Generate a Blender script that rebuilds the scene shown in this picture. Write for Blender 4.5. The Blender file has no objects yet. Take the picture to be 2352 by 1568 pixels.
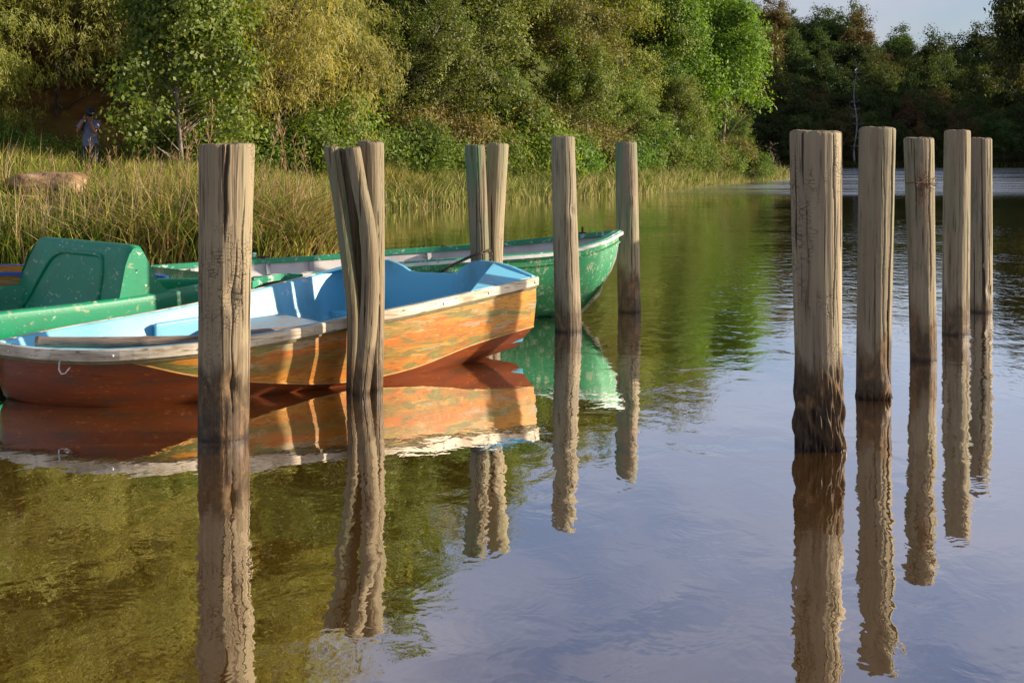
import bpy, math, random
import numpy as np
from mathutils import Vector, Matrix
R = math.radians
C = bpy.context.scene.collection
sc = bpy.context.scene

# ------------------------------------------------------------------ camera, sky, sun
EYE = 1.45; FPX = 3000.0; HZ = 345.0          # eye height, focal length and horizon row for a 2352 px wide picture
cam_d = bpy.data.cameras.new("camera"); cam = bpy.data.objects.new("camera", cam_d); C.objects.link(cam)
cam.location = (0, 0, EYE); cam.rotation_euler = (R(90), 0, 0)
cam_d.sensor_width = 36; cam_d.lens = 36 * FPX / 2352
cam_d.shift_y = -(784 - HZ) / 2352
cam_d.clip_start = 0.1; cam_d.clip_end = 3000
sc.camera = cam

SUN_AZ = 1.5; SUN_EL = 17.0                 # azimuth counted from +X
w = bpy.data.worlds.new("World"); sc.world = w; w.use_nodes = True
nt = w.node_tree; nt.nodes.clear()
wo = nt.nodes.new('ShaderNodeOutputWorld'); bg = nt.nodes.new('ShaderNodeBackground')
sky = nt.nodes.new('ShaderNodeTexSky'); sky.sky_type = 'NISHITA'; sky.sun_disc = False
sky.sun_elevation = R(SUN_EL); sky.sun_rotation = R(90 - SUN_AZ)
sky.air_density = 1.0; sky.dust_density = 1.0; sky.ozone_density = 2.0
tc = nt.nodes.new('ShaderNodeTexCoord')
mp = nt.nodes.new('ShaderNodeMapping'); mp.inputs['Scale'].default_value = (2.2, 2.2, 7.0); mp.inputs['Location'].default_value = (.4, 2.3, .35)
ns = nt.nodes.new('ShaderNodeTexNoise'); ns.inputs['Scale'].default_value = 1.6; ns.inputs['Detail'].default_value = 7; ns.inputs['Distortion'].default_value = .6
rp = nt.nodes.new('ShaderNodeValToRGB'); rp.color_ramp.elements[0].position = .34; rp.color_ramp.elements[1].position = .70
rp.color_ramp.elements[0].color = (0, 0, 0, 1); rp.color_ramp.elements[1].color = (.62, .62, .62, 1)
hs = nt.nodes.new('ShaderNodeMixRGB'); hs.blend_type = 'MULTIPLY'; hs.inputs[0].default_value = 1; hs.inputs[2].default_value = (.95, .95, 1.10, 1)
mx = nt.nodes.new('ShaderNodeMixRGB'); mx.inputs[2].default_value = (5.6, 5.3, 5.9, 1)
L = nt.links.new
L(tc.outputs['Generated'], mp.inputs[0]); L(mp.outputs[0], ns.inputs[0]); L(ns.outputs['Fac'], rp.inputs[0])
L(sky.outputs[0], hs.inputs[1]); L(hs.outputs[0], mx.inputs[1]); L(rp.outputs[0], mx.inputs[0]); L(mx.outputs[0], bg.inputs[0]); L(bg.outputs[0], wo.inputs[0])
bg.inputs[1].default_value = 0.078

sd = bpy.data.lights.new("sun", 'SUN'); so = bpy.data.objects.new("sun", sd); C.objects.link(so)
sd.energy = 5.0; sd.angle = R(.6); sd.color = (1.0, .86, .68)
sdir = Vector((math.cos(R(SUN_AZ)) * math.cos(R(SUN_EL)), math.sin(R(SUN_AZ)) * math.cos(R(SUN_EL)), math.sin(R(SUN_EL))))
so.rotation_euler = sdir.to_track_quat('Z', 'Y').to_euler(); so.location = (30, -10, 30)
sc.view_settings.view_transform = 'Standard'; sc.view_settings.look = 'None'
sc.view_settings.exposure = 0.72; sc.view_settings.gamma = 1
sc.render.engine = 'CYCLES'
sc.cycles.max_bounces = 5; sc.cycles.diffuse_bounces = 3; sc.cycles.glossy_bounces = 3; sc.cycles.transmission_bounces = 3; sc.cycles.transparent_max_bounces = 4

# ------------------------------------------------------------------ helpers
def G(x, y, h):
    "world point seen at (x, y) of the 2352 px picture, h metres above the water"
    z = (EYE - h) * FPX / (y - HZ)
    return Vector(((x - 1176) * z / FPX, z, h))
def GY(x, y, Y):
    return Vector(((x - 1176) * Y / FPX, Y, EYE - (y - HZ) * Y / FPX))

class M:
    def __init__(s, name):
        s.m = bpy.data.materials.new(name); s.m.use_nodes = True; s.t = s.m.node_tree; s.t.nodes.clear()
        s.out = s.t.nodes.new('ShaderNodeOutputMaterial')
        s.coord = s.t.nodes.new('ShaderNodeTexCoord').outputs['Object']
        s._bsdf = None
    def n(s, typ, **kw):
        nd = s.t.nodes.new(typ)
        for k, v in kw.items(): setattr(nd, k, v)
        return nd
    def l(s, a, b): s.t.links.new(a, b)
    def put(s, sock, v):
        if hasattr(v, 'is_output') : s.l(v, sock)
        else: sock.default_value = v
    def noise(s, scale=1, vec=(1, 1, 1), detail=4, dist=0, rough=.55, loc=(0, 0, 0), rot=(0, 0, 0), coord=None):
        mp = s.n('ShaderNodeMapping'); mp.inputs['Scale'].default_value = vec; mp.inputs['Location'].default_value = loc; mp.inputs['Rotation'].default_value = rot
        s.l(coord or s.coord, mp.inputs[0])
        n = s.n('ShaderNodeTexNoise'); n.inputs['Scale'].default_value = scale; n.inputs['Detail'].default_value = detail
        n.inputs['Distortion'].default_value = dist; n.inputs['Roughness'].default_value = rough
        s.l(mp.outputs[0], n.inputs[0]); return n.outputs['Fac']
    def ramp(s, fac, stops, interp='LINEAR'):
        r = s.n('ShaderNodeValToRGB'); r.color_ramp.interpolation = interp
        e = r.color_ramp.elements
        while len(e) < len(stops): e.new(.5)
        for el, (p, c) in zip(e, stops):
            el.position = p
            if not isinstance(c, tuple): c = (c, c, c)
            el.color = (*c[:3], 1)
        s.put(r.inputs[0], fac); return r.outputs[0]
    def mix(s, fac, a, b, mode='MIX'):
        m = s.n('ShaderNodeMixRGB', blend_type=mode)
        for i, v in enumerate((fac, a, b)):
            if isinstance(v, tuple) and len(v) == 3: v = (*v, 1)
            s.put(m.inputs[i], v)
        return m.outputs[0]
    def math(s, op, a, b=0.0, c=None, clamp=False):
        m = s.n('ShaderNodeMath', operation=op, use_clamp=clamp)
        s.put(m.inputs[0], a); s.put(m.inputs[1], b)
        if c is not None: s.put(m.inputs[2], c)
        return m.outputs[0]
    def sep(s, i):
        x = s.n('ShaderNodeSeparateXYZ'); s.l(s.coord, x.inputs[0]); return x.outputs[i]
    def attr(s, name):
        a = s.n('ShaderNodeAttribute'); a.attribute_name = name; return a
    def bump(s, h, strength=.5, dist=.01):
        b = s.n('ShaderNodeBump'); b.inputs['Strength'].default_value = strength; b.inputs['Distance'].default_value = dist
        s.put(b.inputs['Height'], h); return b.outputs[0]
    def pbr(s, col, rough=.6, spec=.5, normal=None, metal=0, coat=0):
        p = s.n('ShaderNodeBsdfPrincipled')
        if isinstance(col, tuple) and len(col) == 3: col = (*col, 1)
        s.put(p.inputs['Base Color'], col); s.put(p.inputs['Roughness'], rough); s.put(p.inputs['Specular IOR Level'], spec)
        s.put(p.inputs['Metallic'], metal); p.inputs['Coat Weight'].default_value = coat
        if normal is not None: s.l(normal, p.inputs['Normal'])
        s.l(p.outputs[0], s.out.inputs[0]); s._bsdf = p
        return s.m

def tag(o, label=None, cat=None, group=None, kind=None):
    if label: o['label'] = label
    if cat: o['category'] = cat
    if group: o['group'] = group
    if kind: o['kind'] = kind
    return o
def link(o, parent=None):
    C.objects.link(o)
    if parent is not None: o.parent = parent
    return o
def thing(name, label, cat, loc=(0, 0, 0), group=None):
    o = bpy.data.objects.new(name, None); o.location = loc; o.empty_display_size = .1; link(o)
    return tag(o, label, cat, group)
def mesh_of(name, verts, faces, mats, smooth=True, midx=None):
    me = bpy.data.meshes.new(name); me.from_pydata([tuple(v) for v in verts], [], faces)
    if not isinstance(mats, (list, tuple)): mats = [mats]
    for m in mats: me.materials.append(m)
    if smooth: me.polygons.foreach_set('use_smooth', [True] * len(me.polygons))
    if midx is not None: me.polygons.foreach_set('material_index', midx)
    me.update(); return me
def mk(name, verts, faces, mats, parent=None, smooth=True, midx=None, fix=True):
    me = mesh_of(name, verts, faces, mats, smooth, midx)
    if fix:
        import bmesh
        b = bmesh.new(); b.from_mesh(me); bmesh.ops.recalc_face_normals(b, faces=b.faces); b.to_mesh(me); b.free()
    return link(bpy.data.objects.new(name, me), parent)
def np_mesh(name, co, faces, n, mat, attrs=None, smooth=False):
    "co (N,3); faces (F,n) ints"
    me = bpy.data.meshes.new(name)
    F = len(faces)
    me.vertices.add(len(co)); me.vertices.foreach_set('co', np.asarray(co, np.float32).ravel())
    me.loops.add(F * n); me.loops.foreach_set('vertex_index', np.asarray(faces, np.int32).ravel())
    me.polygons.add(F); me.polygons.foreach_set('loop_start', np.arange(0, F * n, n, dtype=np.int32))
    try: me.polygons.foreach_set('loop_total', np.full(F, n, np.int32))
    except Exception: pass
    if smooth: me.polygons.foreach_set('use_smooth', np.ones(F, bool))
    me.materials.append(mat)
    for k, v in (attrs or {}).items():
        a = me.attributes.new(k, 'FLOAT', 'POINT'); a.data.foreach_set('value', np.asarray(v, np.float32))
    me.update(calc_edges=True); me.validate(); return me

class MB:
    "collects shapes into one mesh"
    def __init__(s): s.v = []; s.f = []
    def grid(s, rows, close_u=False, close_v=False):
        o = len(s.v); nr = len(rows); nc = len(rows[0])
        for r in rows: s.v += [tuple(p) for p in r]
        for i in range(nr if close_v else nr - 1):
            for j in range(nc if close_u else nc - 1):
                a = o + i * nc + j; b = o + i * nc + (j + 1) % nc
                c = o + ((i + 1) % nr) * nc + (j + 1) % nc; d = o + ((i + 1) % nr) * nc + j
                s.f.append((a, b, c, d))
        return s
    def box(s, c, d, rot=None):
        o = len(s.v)
        for z in (-.5, .5):
            for y in (-.5, .5):
                for x in (-.5, .5):
                    p = Vector((x * d[0], y * d[1], z * d[2]))
                    if rot is not None: p = rot @ p
                    s.v.append(tuple(p + Vector(c)))
        s.f += [(o, o + 1, o + 3, o + 2), (o + 4, o + 6, o + 7, o + 5), (o, o + 4, o + 5, o + 1), (o + 2, o + 3, o + 7, o + 6), (o, o + 2, o + 6, o + 4), (o + 1, o + 5, o + 7, o + 3)]
        return s
    def tube(s, pts, rad, n=8, cap=True):
        pts = [Vector(p) for p in pts]
        if not hasattr(rad, '__len__'): rad = [rad] * len(pts)
        rows = []; up = Vector((.31, .17, .93))
        for i, p in enumerate(pts):
            d = (pts[min(i + 1, len(pts) - 1)] - pts[max(i - 1, 0)]).normalized()
            u = d.cross(up)
            if u.length < .05: u = d.cross(Vector((1, 0, 0)))
            u.normalize(); v = d.cross(u)
            rows.append([p + (u * math.cos(a) + v * math.sin(a)) * rad[i] for a in [2 * math.pi * k / n for k in range(n)]])
        o = len(s.v); s.grid(rows, close_u=True)
        if cap:
            s.f.append(tuple(range(o + n - 1, o - 1, -1))); e = o + (len(rows) - 1) * n; s.f.append(tuple(range(e, e + n)))
        return s
    def slab(s, poly, off):
        "polygon extruded by vector off"
        o = len(s.v); n = len(poly); off = Vector(off)
        s.v += [tuple(Vector(p)) for p in poly] + [tuple(Vector(p) + off) for p in poly]
        s.f.append(tuple(range(o, o + n))); s.f.append(tuple(range(o + 2 * n - 1, o + n - 1, -1)))
        for i in range(n):
            j = (i + 1) % n; s.f.append((o + i, o + n + i, o + n + j, o + j))
        return s
    def build(s, name, mat, parent=None, smooth=False, bevel=0, fix=True):
        ob = mk(name, s.v, s.f, mat, parent, smooth, fix=fix)
        if bevel:
            m = ob.modifiers.new('bevel', 'BEVEL'); m.width = bevel; m.segments = 2; m.limit_method = 'ANGLE'; m.angle_limit = R(35)
        return ob

def hermite(ks, vs, s):
    "smooth interpolation of vectors vs at knots ks"
    ks = np.asarray(ks, float); vs = np.asarray(vs, float)
    if vs.ndim == 1: vs = vs[:, None]
    m = np.zeros_like(vs)
    for i in range(len(ks)):
        a = max(i - 1, 0); b = min(i + 1, len(ks) - 1); m[i] = (vs[b] - vs[a]) / (ks[b] - ks[a])
    s = min(max(s, ks[0]), ks[-1]); i = min(int(np.searchsorted(ks, s, 'right') - 1), len(ks) - 2)
    h = ks[i + 1] - ks[i]; t = (s - ks[i]) / h
    return (2*t**3-3*t**2+1)*vs[i] + (t**3-2*t**2+t)*h*m[i] + (-2*t**3+3*t**2)*vs[i+1] + (t**3-t**2)*h*m[i+1]

# ------------------------------------------------------------------ materials
def wood_post_mat(name, seed, green=.0, rot=.3, tone=1.0, dark=.4, scars=.3, grey=.0):
    tone *= .98; grey *= .35
    m = M(name); loc = (seed * 3.1, seed * 1.7, seed * .9)
    a = m.noise(1, (20, 20, .8), 4, .2, loc=loc, rough=.45)
    c = m.ramp(a, [(.22, (.17*tone, .125*tone, .085*tone)), (.38, (.27*tone, .205*tone, .14*tone)), (.58, (.33*tone, .26*tone, .175*tone)), (.78, (.42*tone, .34*tone, .235*tone))])
    big = m.noise(1, (3, 3, 1.6), 3, .5, loc=loc)
    c = m.mix(m.ramp(big, [(.4, 0), (.7, .40)]), c, (.46*tone, .36*tone, .23*tone))
    c = m.mix(m.ramp(m.noise(1, (34, 34, .55), 3, .25, loc=(seed, seed*2, 1)), [(.335, .95), (.37, 0)]), c, (.03, .02, .014))
    c = m.mix(m.ramp(m.noise(1, (10, 10, 4), 5, .8, loc=(seed, 5, 3)), [(.60, 0), (.72, .55)]), c, (.13, .10, .075))
    fine = m.noise(1, (75, 75, 3.2), 5, .2, loc=loc)
    c = m.mix(m.ramp(fine, [(.30, .75), (.44, 0)]), c, (.05, .035, .022))
    if grey: c = m.mix(grey, c, m.mix(1.0, c, (.92, 1.04, 1.22), 'MULTIPLY'))
    if green:
        g = m.noise(1, (7, 7, .7), 4, .6, loc=(seed, 4, 2)); zz = m.sep(2)
        gm = m.math('MULTIPLY', m.ramp(g, [(.42, 0), (.62, green)]), m.ramp(m.math('DIVIDE', zz, 1.6), [(.3, .1), (.6, 1)]))
        c = m.mix(gm, c, (.11, .21, .12))
    # axe scars: small transverse cells
    v = m.n('ShaderNodeTexVoronoi', feature='DISTANCE_TO_EDGE'); mp = m.n('ShaderNodeMapping'); mp.inputs['Scale'].default_value = (15, 15, 30); mp.inputs['Location'].default_value = loc
    m.l(m.coord, mp.inputs[0]); wv = m.n('ShaderNodeVectorMath', operation='ADD'); nz = m.n('ShaderNodeTexNoise'); nz.inputs['Scale'].default_value = 9; m.l(m.coord, nz.inputs[0]); m.l(mp.outputs[0], wv.inputs[0]); m.l(nz.outputs['Color'], wv.inputs[1]); m.l(wv.outputs[0], v.inputs['Vector']); v.inputs['Scale'].default_value = 1.6; v.inputs['Randomness'].default_value = .8
    edge = m.ramp(v.outputs[0], [(.0, 1), (.07, 0)])
    patch = m.ramp(m.noise(1, (3.2, 3.2, 1.9), 3, .2, loc=(seed*2, 7, seed)), [(.54, 0), (.60, 1)])
    patch = m.math('MULTIPLY', patch, m.ramp(m.noise(1, (22, 22, 10), 4, .5, loc=loc), [(.42, 0), (.55, 1)]))
    sc_ = m.math('MULTIPLY', m.math('MULTIPLY', edge, patch), scars)
    c = m.mix(sc_, c, (.045, .03, .02))
    # wet rotten foot
    z = m.sep(2)
    zn = m.math('ADD', z, m.math('MULTIPLY', m.math('SUBTRACT', m.noise(1, (9, 9, 3), 5, .4, loc=loc), .5), .55))
    wet = m.ramp(zn, [(0, 1), (max(rot, .02), .85), (min(rot + .12, 1), 0)])
    rotc = m.ramp(m.noise(1, (13, 13, 8), 8, .6, loc=(3, seed, 1), rough=.7), [(.34, (.014, .009, .006)), (.50, (.075, .042, .022)), (.70, (.27, .15, .065))])
    c = m.mix(m.math('MULTIPLY', wet, .5 + dark * .5), c, rotc)
    c = m.mix(m.ramp(z, [(0, .8), (.035, .0)]), c, (.02, .012, .008))
    c = m.mix(1.0, c, (.88, .875, .80), 'MULTIPLY')
    h = m.math('ADD', m.math('MULTIPLY', fine, 1.0), m.math('MULTIPLY', a, .35)); h = m.math('SUBTRACT', h, m.math('MULTIPLY', sc_, .8))
    h = m.math('ADD', h, m.math('MULTIPLY', m.math('MULTIPLY', wet, m.noise(1, (30, 30, 12), 4)), 1.2))
    return m.pbr(c, m.ramp(zn, [(0, .45), (.3, .85)]), .25, m.bump(h, .55, .012))

def paint_mat(name, base, chips=(.6, .55, .42), chip=.6, under=None, rough=.45, sc_=9, alt=None, stretch=(1, 1, 1), dirt=.25):
    m = M(name)
    n1 = m.noise(sc_, stretch, 8, .3); n2 = m.noise(sc_ * 4, stretch, 6, .4, loc=(3, 1, 2)); n3 = m.noise(1.3, stretch, 3, .5, loc=(1, 5, 2))
    c = m.mix(m.ramp(n3, [(.35, 0), (.7, 1)]), base, alt or tuple(x * .78 for x in base))
    thr = .73 - .11 * chip
    c = m.mix(m.ramp(m.math('MULTIPLY', m.math('ADD', n1, n2), .5), [(thr - .08, 0), (thr - .05, .9)]), c, chips)
    if under: c = m.mix(m.ramp(m.noise(sc_ * 1.4, stretch, 7, .6, loc=(8, 2, 5)), [(.62, 0), (.66, .8)]), c, under)
    c = m.mix(m.ramp(m.noise(sc_ * .6, (stretch[0], stretch[1], stretch[2] * .5), 6, .2, loc=(4, 4, 9)), [(.5, 0), (.8, dirt)]), c, (.06, .05, .03))
    return m.pbr(c, rough, .5, m.bump(m.math('ADD', n1, m.math('MULTIPLY', n2, .5)), .15, .006))

def orange_mat():
    m = M('worn_orange_paint')
    st = (1, 1, 6.5)
    z = m.sep(2)
    warp = m.noise(1.2, (1, 1, 2.5), 4, .4)
    zz = m.math('ADD', z, m.math('MULTIPLY', m.math('SUBTRACT', warp, .5), .30))
    band = m.ramp(zz, [(.0, (.40, .10, .015)), (.12, (.56, .17, .02)), (.20, (.24, .17, .05)), (.28, (.56, .15, .02)), (.35, (.34, .22, .08)), (.43, (.62, .26, .035)), (.55, (.62, .30, .04))])
    a = m.noise(2.3, st, 8, .7)
    c = m.mix(m.ramp(a, [(.48, 0), (.64, .7)]), band, (.64, .28, .035))
    b = m.noise(2.0, (1, 1, 5.5), 8, .8, loc=(4, 2, 7))
    c = m.mix(m.ramp(b, [(.54, 0), (.585, .8)]), c, (.15, .18, .065))
    d = m.noise(3.4, (.8, .8, 6), 9, .5, loc=(9, 2, 3), rough=.7)
    c = m.mix(m.ramp(d, [(.57, 0), (.60, .65)]), c, (.38, .37, .33))
    e = m.noise(7, (.7, .7, 11), 8, .4, loc=(1, 8, 3), rough=.7)
    c = m.mix(m.ramp(e, [(.59, 0), (.63, .6)]), c, (.70, .42, .12))
    f = m.noise(3, (1, 1, 5), 6, .3, loc=(6, 3, 1))
    c = m.mix(m.ramp(f, [(.56, 0), (.63, .75)]), c, (.42, .10, .012))
    c = m.mix(m.ramp(m.noise(30, (.5, .5, 3), 4, .2), [(.36, .6), (.46, 0)]), c, (.16, .09, .03)); c = m.mix(1.0, c, (.84, .84, .60), 'MULTIPLY')
    return m.pbr(c, .55, .3, m.bump(m.math('ADD', e, d), .25, .006))
MAT_ORANGE = orange_mat()
MAT_BOTTOM = paint_mat('red_brown_bottom_paint', (.27, .055, .010), (.46, .16, .03), .6, (.12, .03, .006), .45, 7, (.17, .038, .007), stretch=(1, 1, 9), dirt=1.0)
MAT_BLUE = paint_mat('light_blue_paint', (.15, .52, .72), (.62, .74, .78), .25, None, .42, 6, (.20, .56, .74), dirt=.6)
MAT_GREEN = paint_mat('faded_green_paint', (.020, .22, .085), (.38, .46, .32), .95, (.34, .36, .17), .42, 9, (.05, .31, .13), stretch=(1.8, 1.8, .9), dirt=.35)
MAT_SHINYGREEN = paint_mat('moulded_green_gelcoat', (.006, .24, .11), (.58, .66, .50), .42, (.30, .34, .18), .38, 9, (.008, .27, .12), dirt=.35, stretch=(1, 1, 1.6))
MAT_RAILGREEN = paint_mat('green_rail_paint', (.02, .28, .14), (.55, .62, .55), .8, None, .5, 9, (.04, .34, .18))
MAT_WHITE = paint_mat('dirty_white_paint', (.72, .66, .60), (.40, .26, .16), .55, None, .6, 5, (.64, .58, .55), dirt=.5)
MAT_GREYDECK = paint_mat('grey_worn_paint', (.36, .37, .38), (.12, .09, .07), .6, None, .6, 6)
MAT_BLUERIM = paint_mat('deep_blue_paint', (.03, .10, .42), (.3, .45, .3), .8, None, .45, 8)
def strake_mat(name, top=(.62, .55, .42), side=(.34, .25, .15)):
    m = M(name); a = m.noise(1, (5, 5, 60), 6, .4); b = m.noise(4, (1, 1, 3), 5, .3)
    c = m.mix(m.ramp(a, [(.35, 0), (.62, 1)]), side, top)
    c = m.mix(m.ramp(b, [(.45, .0), (.6, .7)]), c, tuple(min(x * 1.25, .8) for x in top))
    c = m.mix(m.ramp(m.noise(14, (1, 1, 6), 5, .3), [(.30, .8), (.4, 0)]), c, (.08, .06, .04))
    return m.pbr(c, .7, .3, m.bump(a, .4, .004))
MAT_STRAKE = strake_mat('bleached_wood_strake'); MAT_STRAKE2 = strake_mat('weathered_pale_strake', (.6, .6, .58), (.4, .38, .34))
def bamboo_mat():
    m = M('old_bamboo'); a = m.noise(2, (4, 4, 60), 5, .3); b = m.noise(3, (1, 1, 1), 4)
    c = m.ramp(a, [(.3, (.05, .035, .025)), (.42, (.24, .17, .12)), (.65, (.36, .27, .20))]); c = m.mix(m.ramp(b, [(.5, 0), (.7, .4)]), c, (.12, .09, .07))
    return m.pbr(c, .7, .3, m.bump(a, .4, .004))
MAT_BAMBOO = bamboo_mat()
def simple(name, col, rough=.6, metal=0, var=.25, sc_=12, bump=.2):
    m = M(name); n = m.noise(sc_, (1, 1, 1), 5, .2)
    return m.pbr(m.mix(m.ramp(n, [(.3, 0), (.7, 1)]), tuple(x * (1 - var) for x in col), tuple(min(1, x * (1 + var)) for x in col)), rough, .5, m.bump(n, bump, .004), metal)
MAT_STEEL = simple('dull_steel', (.45, .43, .40), .35, 1); MAT_RUST = simple('rusty_iron', (.10, .06, .045), .7, .5)
MAT_PALEMETAL = simple('pale_galvanised_metal', (.62, .60, .56), .4, .6)
MAT_BLACK = simple('dark_void_rubber', (.02, .02, .022), .6)

def leaf_mat(name, dark, light, warm, warm_amt=.15, trans=.35, gloss=.10, obj_var=.35, grough=.38):
    m = M(name); r = m.attr('rnd').outputs['Fac']
    oi = m.n('ShaderNodeObjectInfo').outputs['Random']
    c = m.ramp(r, [(0, dark), (1 - warm_amt, light), (1, warm)])
    big = m.noise(.9, (1, 1, 1), 3, .3)
    c = m.mix(m.ramp(big, [(.38, 0), (.66, .65)]), c, light)
    hsv = m.n('ShaderNodeHueSaturation'); m.l(c, hsv.inputs['Color'])
    m.l(m.math('ADD', .5 - .035 * obj_var * 2, m.math('MULTIPLY', oi, .07 * obj_var * 2)), hsv.inputs['Hue'])
    m.l(m.math('ADD', 1 - obj_var * .7, m.math('MULTIPLY', m.math('FRACT', m.math('MULTIPLY', oi, 7.31)), obj_var * 1.4)), hsv.inputs['Value'])
    c = hsv.outputs[0]
    d = m.n('ShaderNodeBsdfDiffuse'); t = m.n('ShaderNodeBsdfTranslucent'); g = m.n('ShaderNodeBsdfGlossy')
    g.inputs['Roughness'].default_value = grough; g.inputs['Color'].default_value = (.85, .9, .85, 1)
    m.l(c, d.inputs[0]); tc_ = m.mix(1.0, c, (1.5, 1.6, .7), 'MULTIPLY'); m.l(tc_, t.inputs[0])
    a = m.n('ShaderNodeMixShader'); a.inputs[0].default_value = trans; m.l(d.outputs[0], a.inputs[1]); m.l(t.outputs[0], a.inputs[2])
    b = m.n('ShaderNodeMixShader'); b.inputs[0].default_value = gloss; m.l(a.outputs[0], b.inputs[1]); m.l(g.outputs[0], b.inputs[2])
    m.l(b.outputs[0], m.out.inputs[0]); return m.m
LM_GLOSSY = leaf_mat('glossy_green_leaves', (.045, .10, .010), (.15, .190, .022), (.34, .28, .06), .24, .38, .035, .4, .6)
LM_OLIVE = leaf_mat('olive_leaves', (.06, .085, .014), (.20, .205, .035), (.38, .28, .08), .28, .38, .03, .4, .6)
LM_BRIGHT = leaf_mat('bright_green_leaves', (.055, .13, .010), (.18, .29, .022), (.30, .38, .04), .1, .42, .03, .15, .6)
LM_WILLOW = leaf_mat('olive_drooping_leaves', (.11, .13, .025), (.36, .33, .075), (.50, .34, .12), .2, .42, .025, .3, .6)
LM_BROWN = leaf_mat('dry_orange_leaves', (.08, .075, .02), (.24, .20, .05), (.40, .22, .07), .2, .3, .03, .3, .6)
LM_FAR = leaf_mat('forest_leaves', (.030, .048, .014), (.085, .115, .026), (.18, .12, .04), .2, .35, .02, .5, .6)
LM_FARBROWN = leaf_mat('russet_forest_leaves', (.07, .05, .02), (.17, .12, .045), (.22, .14, .05), .25, .3, .02, .4, .6)
LM_UNDER = leaf_mat('undergrowth_leaves', (.055, .10, .012), (.16, .24, .03), (.34, .27, .09), .22, .4, .025, .4, .6)
LM_RED = leaf_mat('red_flowers', (.6, .03, .01), (.75, .05, .02), (.8, .12, .03), .2, .3, .05, .1)
BARK = M('pale_bark'); _a = BARK.noise(1, (14, 14, 3), 5, .4); _p = BARK.noise(2.2, (1, 1, 1), 3)
BARK = BARK.pbr(BARK.mix(BARK.ramp(_p, [(.4, 0), (.62, 1)]), BARK.ramp(_a, [(.3, (.10, .075, .055)), (.7, (.24, .19, .15))]), BARK.ramp(_a, [(.3, (.22, .18, .14)), (.7, (.42, .37, .31))])), .85, .2, BARK.bump(_a, .4, .02))
BARK_DARK = simple('dark_bark', (.09, .065, .045), .9, 0, .4, 6)
BARK_DEAD = simple('bleached_dead_wood', (.26, .25, .27), .9, 0, .3, 6)

# ------------------------------------------------------------------ terrain and water
SHORE = np.array([(-500, 10), (-60, 13.5), (-12, 14.6), (-8, 15.3), (-6.2, 15.8), (-4.5, 16.3), (-3.2, 16.6), (-2.5, 17.2), (-2.6, 20), (-3.2, 26), (-3.3, 32), (-1.3, 34.3), (1.5, 39.5), (4.4, 43.5), (6.3, 49), (8.2, 54.4), (11.5, 61.5), (14.3, 67),
                  (13.2, 69), (11, 76), (8, 90), (6, 107), (12, 109), (28, 108.5), (45, 109), (52, 100), (56, 80), (55, 60), (50, 35), (42, 5), (40, -60), (40, -500), (900, -500), (900, 900), (-500, 900)], float)
def inside_poly(px, py, poly):
    ins = np.zeros(px.shape, bool); n = len(poly)
    for i in range(n):
        x1, y1 = poly[i]; x2, y2 = poly[(i + 1) % n]
        if y1 == y2: continue
        cnd = ((y1 > py) != (y2 > py)) & (px < (x2 - x1) * (py - y1) / (y2 - y1) + x1)
        ins ^= cnd
    return ins
def shore_dist(px, py):
    d = np.full(px.shape, 1e9); n = len(SHORE)
    for i in range(n - 1):
        a = SHORE[i]; b = SHORE[i + 1]; ab = b - a; L2 = (ab ** 2).sum()
        t = np.clip(((px - a[0]) * ab[0] + (py - a[1]) * ab[1]) / L2, 0, 1)
        d = np.minimum(d, np.hypot(px - a[0] - t * ab[0], py - a[1] - t * ab[1]))
    return np.where(inside_poly(px, py, SHORE), d, -d)
def wob(x, y, s=1.0, seed=0):
    return (np.sin(x * 1.3 * s + seed) * np.cos(y * 1.1 * s + seed * 2) + .5 * np.sin(x * 2.9 * s + y * 2.3 * s + seed) + .3 * np.sin(5.1 * s * x - 4.3 * s * y)) / 1.8
def sstep(x, a, b):
    t = np.clip((x - a) / (b - a), 0, 1); return t * t * (3 - 2 * t)
FOOTX = [-500, -60, -15, -10, -5, -2, 2, 6, 10, 14, 20]; FOOTY = [34, 33, 33.5, 34.8, 37, 39.5, 45, 54, 64, 76, 92]
CAPX = [-60, -14, -8, -3, 0, 4, 8, 14, 20]; CAPH = [26, 22, 12, 6.5, 5.0, 4.0, 3.0, 1.5, .5]
def ground(px, py):
    px = np.asarray(px, float); py = np.asarray(py, float)
    d = shore_dist(px, py)
    base = np.where(d > 0, 1.0 * (1 - np.exp(-d / 5.5)) + .05 * np.clip(d, 0, .3), np.clip(d * .35, -2.2, 0))
    base = base + np.where(d > 1, .05 * wob(px, py, 1), 0)
    dd = py - np.interp(px, FOOTX, FOOTY)
    left = np.where(px < 22, np.minimum(np.clip(dd, 0, 200) * .62, np.interp(px, CAPX, CAPH) * (1 + .1 * wob(px, py, .15))), 0) * sstep(d, 1.0, 6)
    left = left * (1 - sstep(py, 85, 105) * (px > -20))
    fr = np.interp(px, [-40, 5, 20, 32, 42, 49, 57, 70, 90], [20, 18, 14, 10.2, 6.6, 6.0, 8.5, 10, 10])
    far = np.where(py > 108, fr * sstep(py, 110, 150) * (1 + .08 * wob(px, py, .1)), 0) * sstep(d, .5, 6)
    right = 32 * sstep(px, 58, 92) * sstep(py, 62, 88) * (1 - sstep(py, 108, 135)) * sstep(d, 1, 10)  # unseen ridge added at right, shaped to shade the far forest
    return base + np.maximum(np.maximum(left, far), right)
def gz(x, y): return float(ground(np.array([x]), np.array([y]))[0])

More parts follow.
